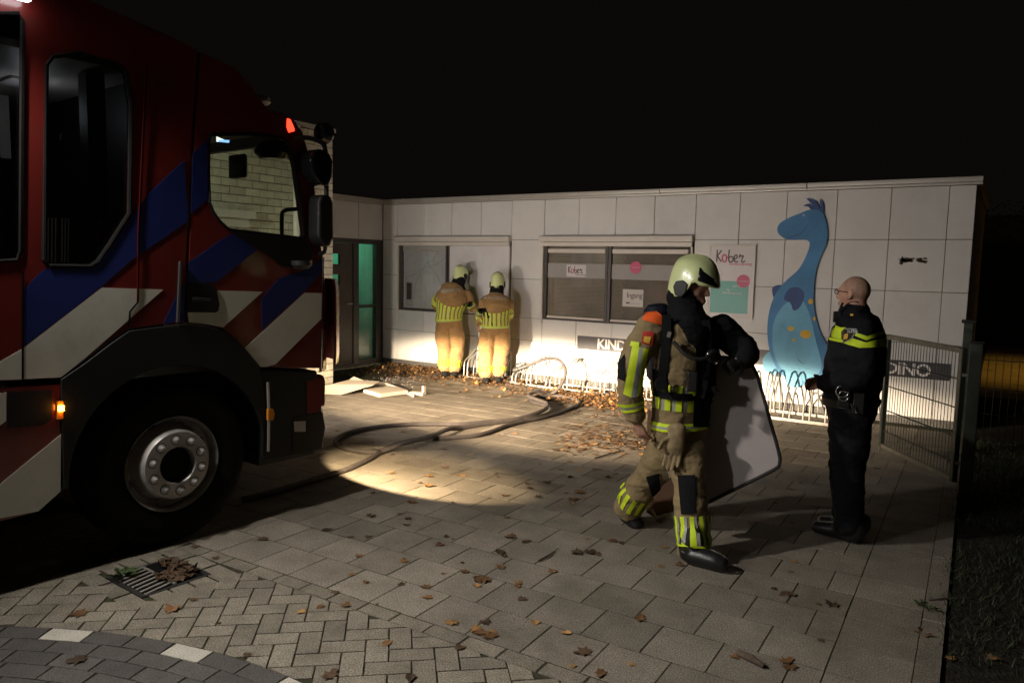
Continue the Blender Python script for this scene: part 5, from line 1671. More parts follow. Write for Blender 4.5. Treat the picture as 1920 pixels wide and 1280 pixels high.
class Body:
    def __init__(self):
        self.parts = []            # (zone, verts, faces)
        self.limb = {}

    def add(self, zone, secs, ref, name=None, n=18, sub=4):
        vs, fs, fr = loft(secs, ref, n, sub)
        self.parts.append((zone, vs, fs))
        if name: self.limb[name] = fr
        return self

    def ball(self, zone, c, a, b, d, n=16):
        """ellipsoid with half-axis vectors"""
        c, a, b, d = Vector(c), Vector(a), Vector(b), Vector(d)
        vs = [c + d]
        m = 10
        for i in range(1, m):
            t = pi * i / m
            for k in range(n):
                vs.append(c + d * cos(t) + (a * cos(2 * pi * k / n) + b * sin(2 * pi * k / n)) * sin(t))
        vs.append(c - d)
        fs = [(0, 1 + k, 1 + (k + 1) % n) for k in range(n)]
        for i in range(m - 2):
            for k in range(n):
                fs.append((1 + i * n + k, 1 + (i + 1) * n + k, 1 + (i + 1) * n + (k + 1) % n, 1 + i * n + (k + 1) % n))
        L = len(vs) - 1
        fs += [(L, 1 + (m - 2) * n + (k + 1) % n, 1 + (m - 2) * n + k) for k in range(n)]
        self.parts.append((zone, vs, fs))

    def hand(self, zone, wrist, d, palm_n, size=1.0, curl=0.5, thumb=1):
        """palm and five fingers; d = direction of the hand, palm_n = palm normal"""
        w, d, pn = Vector(wrist), Vector(d).normalized(), Vector(palm_n).normalized()
        pn = (pn - d * pn.dot(d)).normalized()
        s = d.cross(pn) * thumb
        k = size
        self.add(zone, [(w - d * .03 * k, .028 * k, .020 * k), (w + d * .02 * k, .034 * k, .019 * k), (w + d * .06 * k, .042 * k, .018 * k), (w + d * .09 * k, .040 * k, .015 * k)], pn, n=12, sub=2)
        for i, (off, L) in enumerate([(.031, .075), (.0105, .085), (-.0105, .08), (-.031, .062)]):
            b = w + d * .085 * k + s * off * k
            p1 = b + (d * cos(curl * .5) + pn * sin(curl * .5)) * L * .42 * k
            p2 = p1 + (d * cos(curl * 1.3) + pn * sin(curl * 1.3)) * L * .34 * k
            p3 = p2 + (d * cos(curl * 2.0) + pn * sin(curl * 2.0)) * L * .28 * k
            self.add(zone, [(b - d * .02 * k, .009 * k, .009 * k), (b, .0095 * k, .0095 * k), (p1, .009 * k, .009 * k), (p2, .0085 * k, .0085 * k), (p3, .007 * k, .007 * k)], pn, n=8, sub=2)
        b = w + d * .025 * k + s * .028 * k
        t1 = b + (d * .6 + s * .7 + pn * .25).normalized() * .040 * k
        t2 = t1 + (d * .85 + s * .25 + pn * .4).normalized() * .036 * k
        self.add(zone, [(b, .012 * k, .012 * k), (t1, .011 * k, .011 * k), (t2, .009 * k, .009 * k)], pn, n=8, sub=2)

    def head(self, zone, c, fwd, up, h=0.235, hair=None):
        """skull, jaw, nose, brow, ears around the centre of the head"""
        c, f, u = Vector(c), Vector(fwd).normalized(), Vector(up).normalized()
        f = (f - u * f.dot(u)).normalized()
        s = f.cross(u)
        H = h / 0.235
        self.ball(hair or zone, c + u * .028 * H - f * .014 * H, s * .074 * H, f * .096 * H, u * .092 * H)
        self.ball(zone, c + u * .012 * H + f * .018 * H, s * .068 * H, f * .076 * H, u * .088 * H)
        self.add(zone, [(c + f * .030 * H - u * .01 * H, .060 * H, .055 * H), (c + f * .040 * H - u * .06 * H, .050 * H, .046 * H), (c + f * .052 * H - u * .100 * H, .030 * H, .030 * H)], f, n=14, sub=3)
        self.add(zone, [(c + f * .088 * H + u * .020 * H, .009 * H, .008 * H), (c + f * .102 * H - u * .005 * H, .011 * H, .010 * H), (c + f * .108 * H - u * .022 * H, .015 * H, .011 * H), (c + f * .094 * H - u * .030 * H, .013 * H, .008 * H)], f, n=10, sub=3)
        self.ball(zone, c + f * .083 * H + u * .032 * H, s * .048 * H, f * .014 * H, u * .012 * H)
        self.ball(zone, c + f * .090 * H - u * .060 * H, s * .024 * H, f * .010 * H, u * .007 * H)
        self.ball(zone, c + f * .088 * H - u * .072 * H, s * .022 * H, f * .010 * H, u * .007 * H)
        for g in (-1, 1):
            self.ball(zone, c + f * .050 * H - u * .022 * H + s * g * .042 * H, s * .020 * H, f * .028 * H, u * .024 * H)
            e = c + s * g * .075 * H - f * .012 * H - u * .004 * H
            self.add(zone, [(e + u * .030 * H, .006, .012 * H), (e + u * .018 * H - f * .012 * H, .008, .010 * H), (e - u * .004 * H - f * .011 * H, .008, .010 * H), (e - u * .026 * H + f * .002 * H, .007, .009 * H)], f, n=8, sub=2)
            self.ball(zone, e + f * .004 * H, s * .005, f * .014 * H, u * .026 * H)
        self.add(zone, [(c - f * .03 * H - u * .02 * H, .054 * H, .056 * H), (c - f * .035 * H - u * .09 * H, .056 * H, .058 * H), (c - f * .05 * H - u * .16 * H, .062 * H, .064 * H)], f, n=14, sub=2)

    def build(self, name, mats, voxel=0.008, cloth=(), amp=0.006, loc=(0, 0, 0)):
        vs, fs = [], []
        for z, v, f in self.parts:
            n = len(vs)
            vs += v; fs += [tuple(i + n for i in q) for q in f]
        me = bpy.data.meshes.new("tmp"); me.from_pydata([tuple(v) for v in vs], [], fs)
        bm = bmesh.new(); bm.from_mesh(me); bmesh.ops.recalc_face_normals(bm, faces=bm.faces); bm.to_mesh(me); bm.free()
        ob = bpy.data.objects.new("tmp", me); COL.objects.link(ob)
        m = ob.modifiers.new("r", 'REMESH'); m.mode = 'VOXEL'; m.voxel_size = voxel
        m2 = ob.modifiers.new("s", 'SMOOTH'); m2.factor = 0.5; m2.iterations = 4
        dg = bpy.context.evaluated_depsgraph_get()
        res = bpy.data.meshes.new_from_object(ob.evaluated_get(dg))
        bpy.data.objects.remove(ob); bpy.data.meshes.remove(me)
        res.name = name
        zones = list(mats)
        trees = {}
        for z in zones:
            zv, zf = [], []
            for q, v, f in self.parts:
                if q == z:
                    n = len(zv); zv += v; zf += [tuple(i + n for i in g) for g in f]
            if zv: trees[z] = BVHTree.FromPolygons([tuple(v) for v in zv], zf)
        res.materials.clear()
        for z in zones: res.materials.append(MAT[mats[z]])
        zi = []
        vz = [None] * len(res.vertices)
        for p_ in res.polygons:
            best, bd = 0, 9
            for i, z in enumerate(zones):
                if z not in trees: continue
                r = trees[z].find_nearest(p_.center)
                if r[0] is not None and r[3] < bd - 0.0005: best, bd = i, r[3]
            zi.append(best)
            for vi in p_.vertices: vz[vi] = zones[best]
        res.polygons.foreach_set("material_index", zi)
        if cloth:
            nr = [v.normal.copy() for v in res.vertices]
            for i, v in enumerate(res.vertices):
                if vz[i] in cloth:
                    q = v.co
                    a = 1.1 * (0.5 - 2 * abs(noise.noise(Vector((q.x * 5 + q.z * 3, q.y * 5, q.z * 9 + 7))))) + noise.noise(Vector((q.x * 9, q.y * 9, q.z * 13))) + 0.6 * noise.noise(Vector((q.x * 21 + 5, q.y * 21, q.z * 34))) + 0.4 * abs(noise.noise(Vector((q.x * 6, q.y * 6, q.z * 40 + 3))))
                    v.co = q + nr[i] * a * amp
        res.polygons.foreach_set("use_smooth", [True] * len(res.polygons))
        res.update()
        self.mesh = res
        me2 = res
        loc = Vector(loc)
        me2.transform(Matrix.Translation(-loc))
        o = bpy.data.objects.new(name, me2)
        o.location = loc
        COL.objects.link(o)
        self.obj = o
        self.tree = BVHTree.FromPolygons([tuple(v.co + loc) for v in me2.vertices], [tuple(q.vertices) for q in me2.polygons])
        return o

    def band(self, name, limb, t0, t1, m, a0=0.0, a1=360.0, off=0.006, na=40, nt=3, slant=0.0):
        """strip lying on the cloth between two stations of a limb (0..1) and two angles"""
        fr = self.limb[limb]
        N_ = len(fr) - 1
        full = a1 - a0 >= 359.9
        vs, fs = [], []
        nn = na if full else na + 1
        for i in range(nt + 1):
            for k in range(nn):
                a = radians(a0 + (a1 - a0) * k / na)
                t = (t0 + (t1 - t0) * i / nt + slant * (sin(a))) * N_
                t = min(max(t, 0), N_ - 1e-4)
                j = int(t); e = t - j
                c = fr[j][0].lerp(fr[j + 1][0], e); s = fr[j][1].lerp(fr[j + 1][1], e); f = fr[j][2].lerp(fr[j + 1][2], e)
                w = fr[j][3] * (1 - e) + fr[j + 1][3] * e; d = fr[j][4] * (1 - e) + fr[j + 1][4] * e
                dirv = s * (w * cos(a)) + f * (d * sin(a))
                R = dirv.length
                dirn = dirv.normalized()
                hit = self.tree.ray_cast(c, dirn, R * 1.5 + 0.03)
                r = hit[3] if hit[0] is not None and hit[3] > R * 0.6 else R
                vs.append(c + dirn * (r + off))
        for i in range(nt):
            for k in range(nn if full else nn - 1):
                k2 = (k + 1) % nn
                fs.append((i * nn + k, i * nn + k2, (i + 1) * nn + k2, (i + 1) * nn + k))
        return obj(name, vs, fs, MAT[m], self.obj, smooth=True)

    def patch(self, name, quad, m, nu=10, nv=4, off=0.006, axis=None, curve=0.0):
        """strip given by four photo pixels, laid on the body where that line of sight meets it"""
        vs, fs = [], []
        (a, b, c, d) = quad
        last = None
        for j in range(nv + 1):
            for i in range(nu + 1):
                s, t = i / nu, j / nv
                u = (a[0] * (1 - s) + b[0] * s) * (1 - t) + (d[0] * (1 - s) + c[0] * s) * t
                v = (a[1] * (1 - s) + b[1] * s) * (1 - t) + (d[1] * (1 - s) + c[1] * s) * t + curve * sin(pi * s)
                dr = ray(u, v).normalized()
                h = self.tree.ray_cast(CAM, dr, 40)
                if h[0] is None:
                    h = self.tree.find_nearest(last if last is not None else CAM + dr * 5)
                    P = h[0] + h[1] * off
                else:
                    P = h[0] + (h[1] * 0.6 - dr * 0.4).normalized() * off
                last = P
                vs.append(P)
        for j in range(nv):
            for i in range(nu):
                k = j * (nu + 1) + i
                fs.append((k, k + 1, k + nu + 2, k + nu + 1))
        return obj(name, vs, fs, MAT[m], self.obj, smooth=True)


def helmet(par, c, fwd, up, size=1.0, visor=True):
    """shell with comb, brim, cheek plate and dark visor"""
    c, f, u = Vector(c), Vector(fwd).normalized(), Vector(up).normalized()
    f = (f - u * f.dot(u)).normalized()
    s = f.cross(u)
    k = size
    n, m = 44, 22
    vs, fs = [], []
    for i in range(m + 1):
        ph = (pi / 2) * (1 - i / m) ** 0.92         # 90 deg at the crown .. 0 at the rim
        for j in range(n):
            th = 2 * pi * j / n                   # 0 = forwards
            cf, cs = cos(th), sin(th)
            e = 0.86                              # fuller than a ball
            cp = max(cos(ph), 0) ** e
            rf = .138 if cf > 0 else .146
            x, y, z = rf * cp * cf, .112 * cp * cs, .136 * max(sin(ph), 0) ** .95
            z += math.exp(-(y / .026) ** 2) * max(0, sin(ph)) ** .7 * .014
            w = (i / m)
            side = min(1, max(0, (.30 - cf) / .25)) # everything behind the brow
            drop = side * (.085 + .030 * max(0, -cf))
            z -= drop * max(0, (w - .55) / .45) ** 1.2
            if cf > .45:                          # peak over the brow
                q = max(0, (w - .72) / .28)
                x += .014 * q * (cf - .45); z -= .012 * q
            tuck = 1 - .13 * side * max(0, (w - .6) / .4) ** 1.5
            x *= tuck; y *= tuck
            vs.append(c + f * x * k + s * y * k + u * z * k)
    for i in range(m):
        for j in range(n):
            j2 = (j + 1) % n
            fs.append((i * n + j, (i + 1) * n + j, (i + 1) * n + j2, i * n + j2))
    o = obj("helmet", vs, fs, MAT['helmet'], par, smooth=True)
    so = o.modifiers.new("solid", 'SOLIDIFY'); so.thickness = .006
    if visor:
        vs, fs = [], []
        na = 16
        for z0, r0 in ((.068, .118), (.034, .141), (-.004, .152)):
            for a in range(na + 1):
                t = radians(-62 + 124 * a / na)
                vs.append(c + (f * cos(t) * r0 + s * sin(t) * r0 * .86 + u * (z0 + .01 * (1 - cos(t)) * 3)) * k)
        for i in range(2):
            for a in range(na):
                q = i * (na + 1) + a
                fs.append((q, q + 1, q + na + 2, q + na + 1))
        v_ = obj("visor", vs, fs, MAT['gloss_black'], par, smooth=True)
        so = v_.modifiers.new("solid", 'SOLIDIFY'); so.thickness = .004
    for g in (-1, 1):
        P = [(.022, .004), (-.012, .022), (-.052, .010), (-.062, -.022), (-.042, -.066), (.000, -.072), (.018, -.044)]
        q = MB(); q.prism([c + (f * (a - .002) + u * (b - .022) + s * g * .100) * k for a, b in P], s * g * .016 * k)
        q.build("ear_plate", MAT['blackplast'], par, bevel=.006)
    return o


# ---------------------------------------------------------------- two firefighters at the broken window
def ff_wall(label, G, J, face, arm_far):
    F = Fig(G)
    fw = F.f
    B = Body()
    P = lambda k: F(*J[k])
    hip, wst, cst, sho = P('hip'), P('waist'), P('chest'), P('neck')
    B.add('coat', [(P('hem'), .205, .165), (wst, .195, .155), (cst, .235, .165), (P('shoulders'), .215, .135), (sho, .095, .09)], fw, 'torso', 22)
    for sd in ('L', 'R'):
        B.add('trs', [(P('hip' + sd), .125, .135), (P('thigh' + sd), .125, .125), (P('knee' + sd), .105, .105), (P('shin' + sd), .108, .108), (P('ankle' + sd), .10, .10)], fw, 'leg' + sd, 18)
        a = P('ankle' + sd); a = Vector((a.x, a.y, 0.0))
        B.add('boot', [(a + fw * -.05 + Vector((0, 0, .06)), .055, .06), (a + fw * .08 + Vector((0, 0, .05)), .052, .048), (a + fw * .17 + Vector((0, 0, .042)), .045, .035)], Vector((0, 0, 1)), n=14, sub=3)
        B.add('coat', [(P('sh' + sd), .088, .092), (P('el' + sd), .072, .075), (P('wr' + sd), .055, .055)], fw, 'arm' + sd, 16)
        d = (P('ha' + sd) - P('wr' + sd)).normalized()
        B.hand('skin', P('wr' + sd), d, F.r if sd == 'L' else -F.r, 1.0, .5, 1 if sd == 'L' else -1)
    hc = P('head')
    hf = (fw * face[0] + F.r * face[1] + Vector((0, 0, face[2]))).normalized()
    hu = (Vector((0, 0, 1)) + fw * .25).normalized()
    B.head('skin', hc - hu * .02, hf, hu, .225)
    B.add('hood', [(sho - Vector((0, 0, .06)), .13, .11), (sho + Vector((0, 0, .02)), .105, .10), (hc - hu * .05 - hf * .03, .098, .105), (hc + hu * .02 - hf * .035, .085, .085)], fw, n=16)
    o = B.build("person", {'coat': 'tan', 'trs': 'tan', 'boot': 'rubber', 'skin': 'skin', 'hood': 'blackcloth'}, .010, ('coat', 'trs'), .007, loc=F.G)
    tag(o, label, "person")
    helmet(o, hc + hu * .035, hf, hu, .98)
    # hi-vis: hem band, upright bars over it, cuffs and trouser legs
    B.band("hem_band", 'torso', .04, .105, 'hivis', nt=2)
    B.band("hem_line", 'torso', .062, .082, 'silver', off=.008, nt=1)
    for k in range(20):
        a = k * 18
        top = .50 - .14 * abs(sin(radians(a)))
        B.band("hi_vis_bar", 'torso', .11, top, 'hivis', a, a + 10, na=2, nt=8)
        B.band("bar_line", 'torso', .12, top - .015, 'silver', a + 3.6, a + 6.4, off=.008, na=1, nt=8)
    for sd in ('L', 'R'):
        B.band("sleeve_band", 'arm' + sd, .36, .46, 'hivis', nt=2)
        B.band("sleeve_line", 'arm' + sd, .395, .425, 'silver', off=.008, nt=1)
        for k in range(12):
            a = k * 30
            B.band("leg_bar", 'leg' + sd, .74, .97, 'hivis', a, a + 14, na=2, nt=5)
        B.band("leg_seam", 'leg' + sd, .10, .74, 'silver', 355 if sd == 'R' else 165, 375 if sd == 'R' else 185, na=2, nt=10, off=.005)
    return B, F, o


J1 = dict(hem=(842, 603, 0), hip=(842, 612, 0), waist=(842, 588, 0), chest=(848, 560, .02), shoulders=(853, 545, .06), neck=(858, 536, .10), head=(864, 519, .15),
          hipL=(831, 612, 0), thighL=(832, 635, 0), kneeL=(834, 655, .02), shinL=(834, 675, 0), ankleL=(834, 688, -.02),
          hipR=(853, 612, 0), thighR=(856, 635, .02), kneeR=(857, 655, .04), shinR=(853, 676, 0), ankleR=(852, 690, -.02),
          shL=(832, 549, .05), elL=(817, 569, .10), wrL=(828, 580, .28), haL=(838, 581, .36),
          shR=(874, 551, .06), elR=(884, 574, .12), wrR=(894, 581, .28), haR=(902, 578, .34))
B1, F1_, o1 = ff_wall("firefighter in tan gear leaning at the mullion of the broken window, head turned aside", (1.55, -0.62), J1, (.75, .6, -.2), 'R')
B1.patch("lettering_panel", [(827, 545), (850, 541), (850, 546), (827, 550)], 'palecloth', nu=8, nv=1, off=.004)
J2 = dict(hem=(929, 616, 0), hip=(929, 624, 0), waist=(929, 600, 0), chest=(929, 577, .03), shoulders=(930, 562, .06), neck=(931, 551, .10), head=(933, 533, .14),
          hipL=(915, 625, 0), thighL=(913, 648, 0), kneeL=(911, 668, .02), shinL=(911, 688, 0), ankleL=(911, 700, -.02),
          hipR=(941, 625, 0), thighR=(941, 648, .02), kneeR=(938, 668, .05), shinR=(936, 686, .04), ankleR=(934, 697, .02),
          shL=(909, 567, .04), elL=(900, 593, .02), wrL=(898, 606, .05), haL=(897, 617, .08),
          shR=(951, 568, .06), elR=(953, 592, .18), wrR=(946, 602, .34), haR=(940, 604, .40))
B2, F2_, o2 = ff_wall("firefighter in tan gear facing the window with one bare hand hanging down", (2.42, -0.70), J2, (.95, .1, -.25), 'L')
for u0 in (0, 1):
    B2.patch("elbow_patch", [(893, 579), (911, 577), (909, 592), (893, 593)], 'blackcloth', nu=6, nv=4, off=.007) if u0 == 0 else None
B1.patch("elbow_patch", [(868, 570), (884, 564), (889, 578), (872, 583)], 'blackcloth', nu=6, nv=4, off=.007)


def backtext(B, F, u, v, txt, size):
    """printed letters on the back, laid on the cloth"""
    o = letters("lettering", txt, size, (0, 0, 0), (1, 0, 0), (0, 1, 0), MAT['silver'], B.obj, ext=0.0, align='CENTER')
    me = o.data
    c = F(u, v, 0)
    for w in me.vertices:
        P = c + F.r * w.co.x + Vector((0, 0, w.co.y))
        d = (P - CAM).normalized()
        h = B.tree.ray_cast(CAM, d, 40)
        w.co = (h[0] - d * .008) if h[0] is not None else P
    return o


for BB, quads in ((B1, [[(821, 618), (833, 617), (833, 630), (822, 631)], [(858, 612), (866, 613), (864, 624), (857, 623)]]), (B2, [[(902, 628), (913, 626), (913, 637), (903, 640)], [(943, 630), (951, 632), (950, 644), (943, 643)]])):
    for qd in quads: BB.patch("thigh_pocket", qd, 'tan', nu=5, nv=5, off=.016)
backtext(B1, F1_, 841, 546, "BRANDWEER", .062)
backtext(B2, F2_, 929, 561, "BRANDWEER", .062)

# ---------------------------------------------------------------- walking firefighter with the board
FG = (6.98, -5.20)
F = Fig(FG)
fw = (F.r * .78 - F.f * .62).normalized()       # heading right and towards the camera
lt = Vector((0, 0, 1)).cross(fw)                 # his left
B = Body()
P = F
B.add('coat', [(P(1276, 806, .02), .195, .165), (P(1276, 775, .02), .190, .160), (P(1281, 715, .02), .215, .170), (P(1287, 650, .02), .235, .160), (P(1288, 612, .02), .205, .125), (P(1286, 590, .02), .09, .085)], fw, 'torso', 24)
# front leg (his left... nearest to the lens) and trailing leg
B.add('trs', [(P(1284, 815, -.03), .118, .128), (P(1288, 860, -.09), .112, .118), (P(1293, 915, -.16), .096, .10), (P(1297, 965, -.20), .102, .106), (P(1300, 1010, -.23), .100, .104), (P(1300, 1036, -.25), .086, .090)], fw, 'legF', 20)
B.add('trs', [(P(1262, 812, .06), .118, .128), (P(1240, 860, .10), .115, .118), (P(1212, 898, .14), .100, .10), (P(1190, 930, .20), .105, .105), (P(1177, 953, .24), .092, .092)], fw, 'legB', 20)
a = gnd(1296, 1056); bd = (gnd(1338, 1068) - a).normalized()
B.add('boot', [(P(1299, 1032, -.25), .074, .078), (a + Vector((0, 0, .14)), .070, .076), (a - bd * .02 + Vector((0, 0, .062)), .062, .060), (a + bd * .08 + Vector((0, 0, .058)), .060, .056), (a + bd * .15 + Vector((0, 0, .056)), .058, .054), (a + bd * .195 + Vector((0, 0, .050)), .048, .044)], Vector((0, 0, 1)) + bd * .3, n=16, sub=3)
h0, t0_ = P(1168, 955, .26), P(1197, 985, .20)
td = (t0_ - h0).normalized()
B.add('boot', [(P(1176, 948, .24), .070, .072), (h0 + td * .03, .058, .064), ((h0 + t0_) / 2 + td * .02, .054, .052), (t0_, .050, .040)], fw, n=16, sub=3)
# right arm hanging towards the lens
B.add('coat', [(P(1228, 610, -.08), .095, .098), (P(1200, 650, -.13), .090, .092), (P(1182, 700, -.15), .082, .084), (P(1182, 745, -.14), .076, .078), (P(1190, 778, -.12), .064, .066)], fw, 'armR', 20)
hd_ = (P(1203, 812, -.10) - P(1191, 786, -.12)).normalized()
B.hand('skin', P(1193, 789, -.12), hd_, lt, 1.05, .55, -1)
# left arm round the board
B.add('dark', [(P(1345, 615, .05), .095, .095), (P(1372, 635, .06), .092, .092), (P(1396, 655, .03), .085, .085), (P(1398, 672, -.02), .070, .070)], fw, 'armL', 18)
B.hand('glove', P(1392, 668, -.03), (P(1372, 690, -.06) - P(1394, 670, -.03)), F.f, 1.1, 1.3, 1)
hc = P(1299, 540, .0)
hf = (F.r * .88 - F.f * .40 + Vector((0, 0, -.22))).normalized()
hu = (Vector((0, 0, 1)) + F.r * .16).normalized()
B.head('skin', hc, hf, hu, .235)
B.add('dark', [(P(1292, 640, -.02), .145, .145), (P(1292, 612, -.01), .15, .135), (P(1288, 588, 0), .125, .115), (hc - hu * .06 - hf * .045, .105, .105), (hc + hu * .01 - hf * .055, .088, .085)], fw, n=20)
ob = B.build("person", {'coat': 'khaki', 'trs': 'khaki', 'boot': 'leather', 'skin': 'skin', 'dark': 'blackcloth', 'glove': 'leather'}, .008, ('coat', 'trs', 'dark'), .009, loc=F.G)
tag(ob, "firefighter in khaki gear and pale helmet striding past with a large board", "person")
hel = helmet(ob, hc + hu * .038 - hf * .004, hf, hu, 1.10)
Bw = B
# hi-vis on coat, sleeve and trousers
B.band("hem_band", 'torso', .05, .085, 'hivis', nt=1)
B.band("hem_line", 'torso', .085, .115, 'silver', nt=1)
B.band("hem_band", 'torso', .115, .150, 'hivis', nt=1)
for k in range(16):
    a = k * 22.5
    B.band("hi_vis_bar", 'torso', .25, .40, 'hivis', a, a + 12, na=3, nt=6)
    B.band("bar_line", 'torso', .25, .39, 'silver', a + 12, a + 18, na=2, nt=6)
B.band("cuff_band", 'armR', .86, .90, 'hivis', nt=1)
B.band("cuff_line", 'armR', .825, .86, 'silver', nt=1)
B.band("cuff_band", 'armR', .785, .825, 'hivis', nt=1)
B.patch("sleeve_stripe", [(1186, 647), (1199, 650), (1183, 745), (1169, 738)], 'hivis', nu=3, nv=14)
B.patch("sleeve_line", [(1199, 650), (1206, 652), (1194, 744), (1183, 745)], 'silver', nu=3, nv=14)
B.patch("sleeve_stripe", [(1206, 652), (1216, 654), (1200, 738), (1194, 744)], 'hivis', nu=3, nv=14)
B.patch("sleeve_band", [(1184, 640), (1199, 642), (1198, 650), (1181, 648)], 'hivis', nu=4, nv=2)
for k in range(12):
    a = k * 30
    B.band("leg_bar", 'legF', .60, .85, 'hivis', a, a + 13, na=3, nt=8)
    B.band("leg_line", 'legF', .60, .85, 'silver', a + 13, a + 21, na=2, nt=8, off=.005)
B.band("ankle_band", 'legF', .85, .88, 'hivis', nt=1)
for k in range(12):
    a = k * 30
    B.band("leg_bar", 'legB', .66, .90, 'hivis', a, a + 16, na=3, nt=6)
B.patch("pale_panel", [(1240, 880), (1257, 884), (1268, 958), (1251, 962)], 'palecloth', nu=4, nv=10, off=.004)
B.patch("knee_patch", [(1272, 890), (1303, 890), (1303, 962), (1278, 964)], 'blackcloth', nu=8, nv=10, off=.010)
B.patch("knee_patch", [(1212, 893), (1236, 886), (1238, 922), (1222, 930)], 'blackcloth', nu=6, nv=6, off=.010)
B.patch("shoulder_flash", [(1213, 585), (1247, 581), (1249, 612), (1205, 601)], 'orange', nu=8, nv=8, off=.012)
B.patch("arm_badge", [(1206, 620), (1226, 622), (1222, 648), (1203, 643)], 'patchred', nu=6, nv=6, off=.010)
B.patch("badge_emblem", [(1208, 630), (1221, 631), (1217, 644), (1206, 641)], 'gold', nu=5, nv=5, off=.0125)
B.patch("elbow_patch", [(1160, 678), (1172, 664), (1172, 715), (1159, 708)], 'blackcloth', nu=4, nv=6, off=.006)
B.patch("pocket", [(1268, 650), (1303, 652), (1302, 694), (1270, 690)], 'khaki', nu=6, nv=6, off=.016)
B.patch("harness_shade", [(1303, 612), (1345, 612), (1348, 750), (1306, 752)], 'blackcloth', nu=10, nv=12, off=.016)  # dark gear plus shade on the coat's right side, put in as black cloth
B.patch("harness_shade", [(1300, 752), (1335, 750), (1330, 800), (1298, 800)], 'blackcloth', nu=8, nv=6, off=.013)
B.patch("harness_shade", [(1226, 690), (1250, 700), (1252, 742), (1228, 738)], 'blackcloth', nu=6, nv=5, off=.015)
# breathing gear: shoulder straps, belt, gauge, cylinder
def strap(name, pts, w, m='blackcloth', off=.014):
    out = []
    for u, v in pts:
        d = ray(u, v).normalized(); h = B.tree.ray_cast(CAM, d, 40)
        out.append((h[0] - d * off) if h[0] is not None else F(u, v, -.15))
    out = catmull(out, 5)
    n = (CAM - out[len(out) // 2]).normalized()
    return ribbon3(name, out, w, n, MAT[m], B.obj, th=.008)


strap("shoulder_strap", [(1250, 590), (1248, 640), (1244, 690), (1240, 735)], .055)
strap("shoulder_strap", [(1322, 600), (1326, 650), (1322, 700), (1312, 745)], .055)
strap("waist_belt", [(1225, 735), (1255, 742), (1290, 745), (1325, 740), (1345, 728)], .045)
strap("buckle", [(1256, 622), (1253, 632)], .022, 'galv', .024)
c = F(1240, 720, -.25); q = MB(); q.lathe([(0, .012), (.035, .012), (.042, 0), (.04, -.02), (0, -.02)], c, -F.f, 20); q.build("pressure_gauge", MAT['gloss_black'], B.obj, smooth=True)
c = F(1338, 668, -.20); q = MB(); q.lathe([(0, .02), (.03, .018), (.045, 0), (.04, -.04), (0, -.05)], c, (F.r * .3 - F.f).normalized(), 18); q.build("breathing_valve", MAT['gloss_black'], B.obj, smooth=True)
c0, c1 = F(1232, 575, .13), F(1240, 730, .20)
q = MB(); dd = (c1 - c0).normalized(); q.lathe([(0, -.02), (.06, -.012), (.088, .02), (.092, .06), (.092, .45), (.06, .50), (0, .52)], c0, dd, 22); q.build("air_cylinder", mat("navy_cylinder", (.012, .014, .025), .45, bump=.05), B.obj, smooth=True)
q = MB(); q.tube(catmull([F(1262, 640, -.22), F(1290, 668, -.26), F(1320, 672, -.26), F(1336, 660, -.24)], 5), .012, 8); q.build("air_tube", MAT['blackplast'], B.obj, smooth=True)
# reflective marks on the helmet
for (u, v) in [(1286, 508), (1291, 512), (1285, 517), (1292, 520)]:
    d = ray(u, v).normalized()
    me = hel.data; tr = BVHTree.FromPolygons([tuple(x.co) for x in me.vertices], [tuple(x.vertices) for x in me.polygons])
    h = tr.ray_cast(CAM, d, 40)
    if h[0] is not None:
        q = MB(); q.box(h[0] - d * .004, F.r * .008 + Vector((0, 0, .002)), Vector((0, 0, .004)), d * .001); q.build("reflective_mark", MAT['sign_white'], ob)
# radio and torch at the chest
c = F(1298, 715, -.25); q = MB(); q.box(c, F.r * .03, F.f * .02, (0, 0, .06)); q.build("radio", MAT['blackplast'], ob, bevel=.008)
# gloves clipped to the thigh
gv = Body()
gp_ = F(1268, 800, -.20)
gv.add('g', [(F(1266, 800, -.20), .05, .03), (F(1270, 815, -.21), .058, .032)], F.f, n=14)
gv.hand('g', F(1272, 812, -.215), (F(1262, 868, -.20) - F(1275, 815, -.21)), -F.f, 1.35, .35, 1)
go = gv.build("work_glove", {'g': 'glove'}, .006, ('g',), .003, loc=gp_)
tag(go, "tan leather glove hanging from the striding firefighter's coat", "glove")

# ---------------------------------------------------------------- the carried board
bo = thing("carried_board", F(1330, 940, .1), "large pale grey panel with dark rubber edge carried under the firefighter's arm", "board")
K0, K1 = .10, .34
cor = [(1352, 668, .12), (1404, 672, .06), (1420, 705, .04), (1459, 842, -.035), (1463, 860, -.04), (1461, 873, -.045), (1450, 881, -.045), (1436, 888, -.03), (1318, 944, .20), (1303, 938, .22), (1320, 760, .20)]
outl = [F(*c_) for c_ in cor]
nrm = (outl[3] - outl[6]).cross(outl[0] - outl[6]).normalized()
if nrm.dot(CAM - outl[0]) < 0: nrm = -nrm
base_ = outl[6]
outl = [q_ - nrm * (q_ - base_).dot(nrm) for q_ in outl]
q = MB(); q.prism(outl, nrm * -.022); q.build("panel_face", MAT['board'], bo)
q = MB(); q.tube(outl, .011, 8, closed=True); q.build("rubber_edge", MAT['boardedge'], bo, smooth=True)
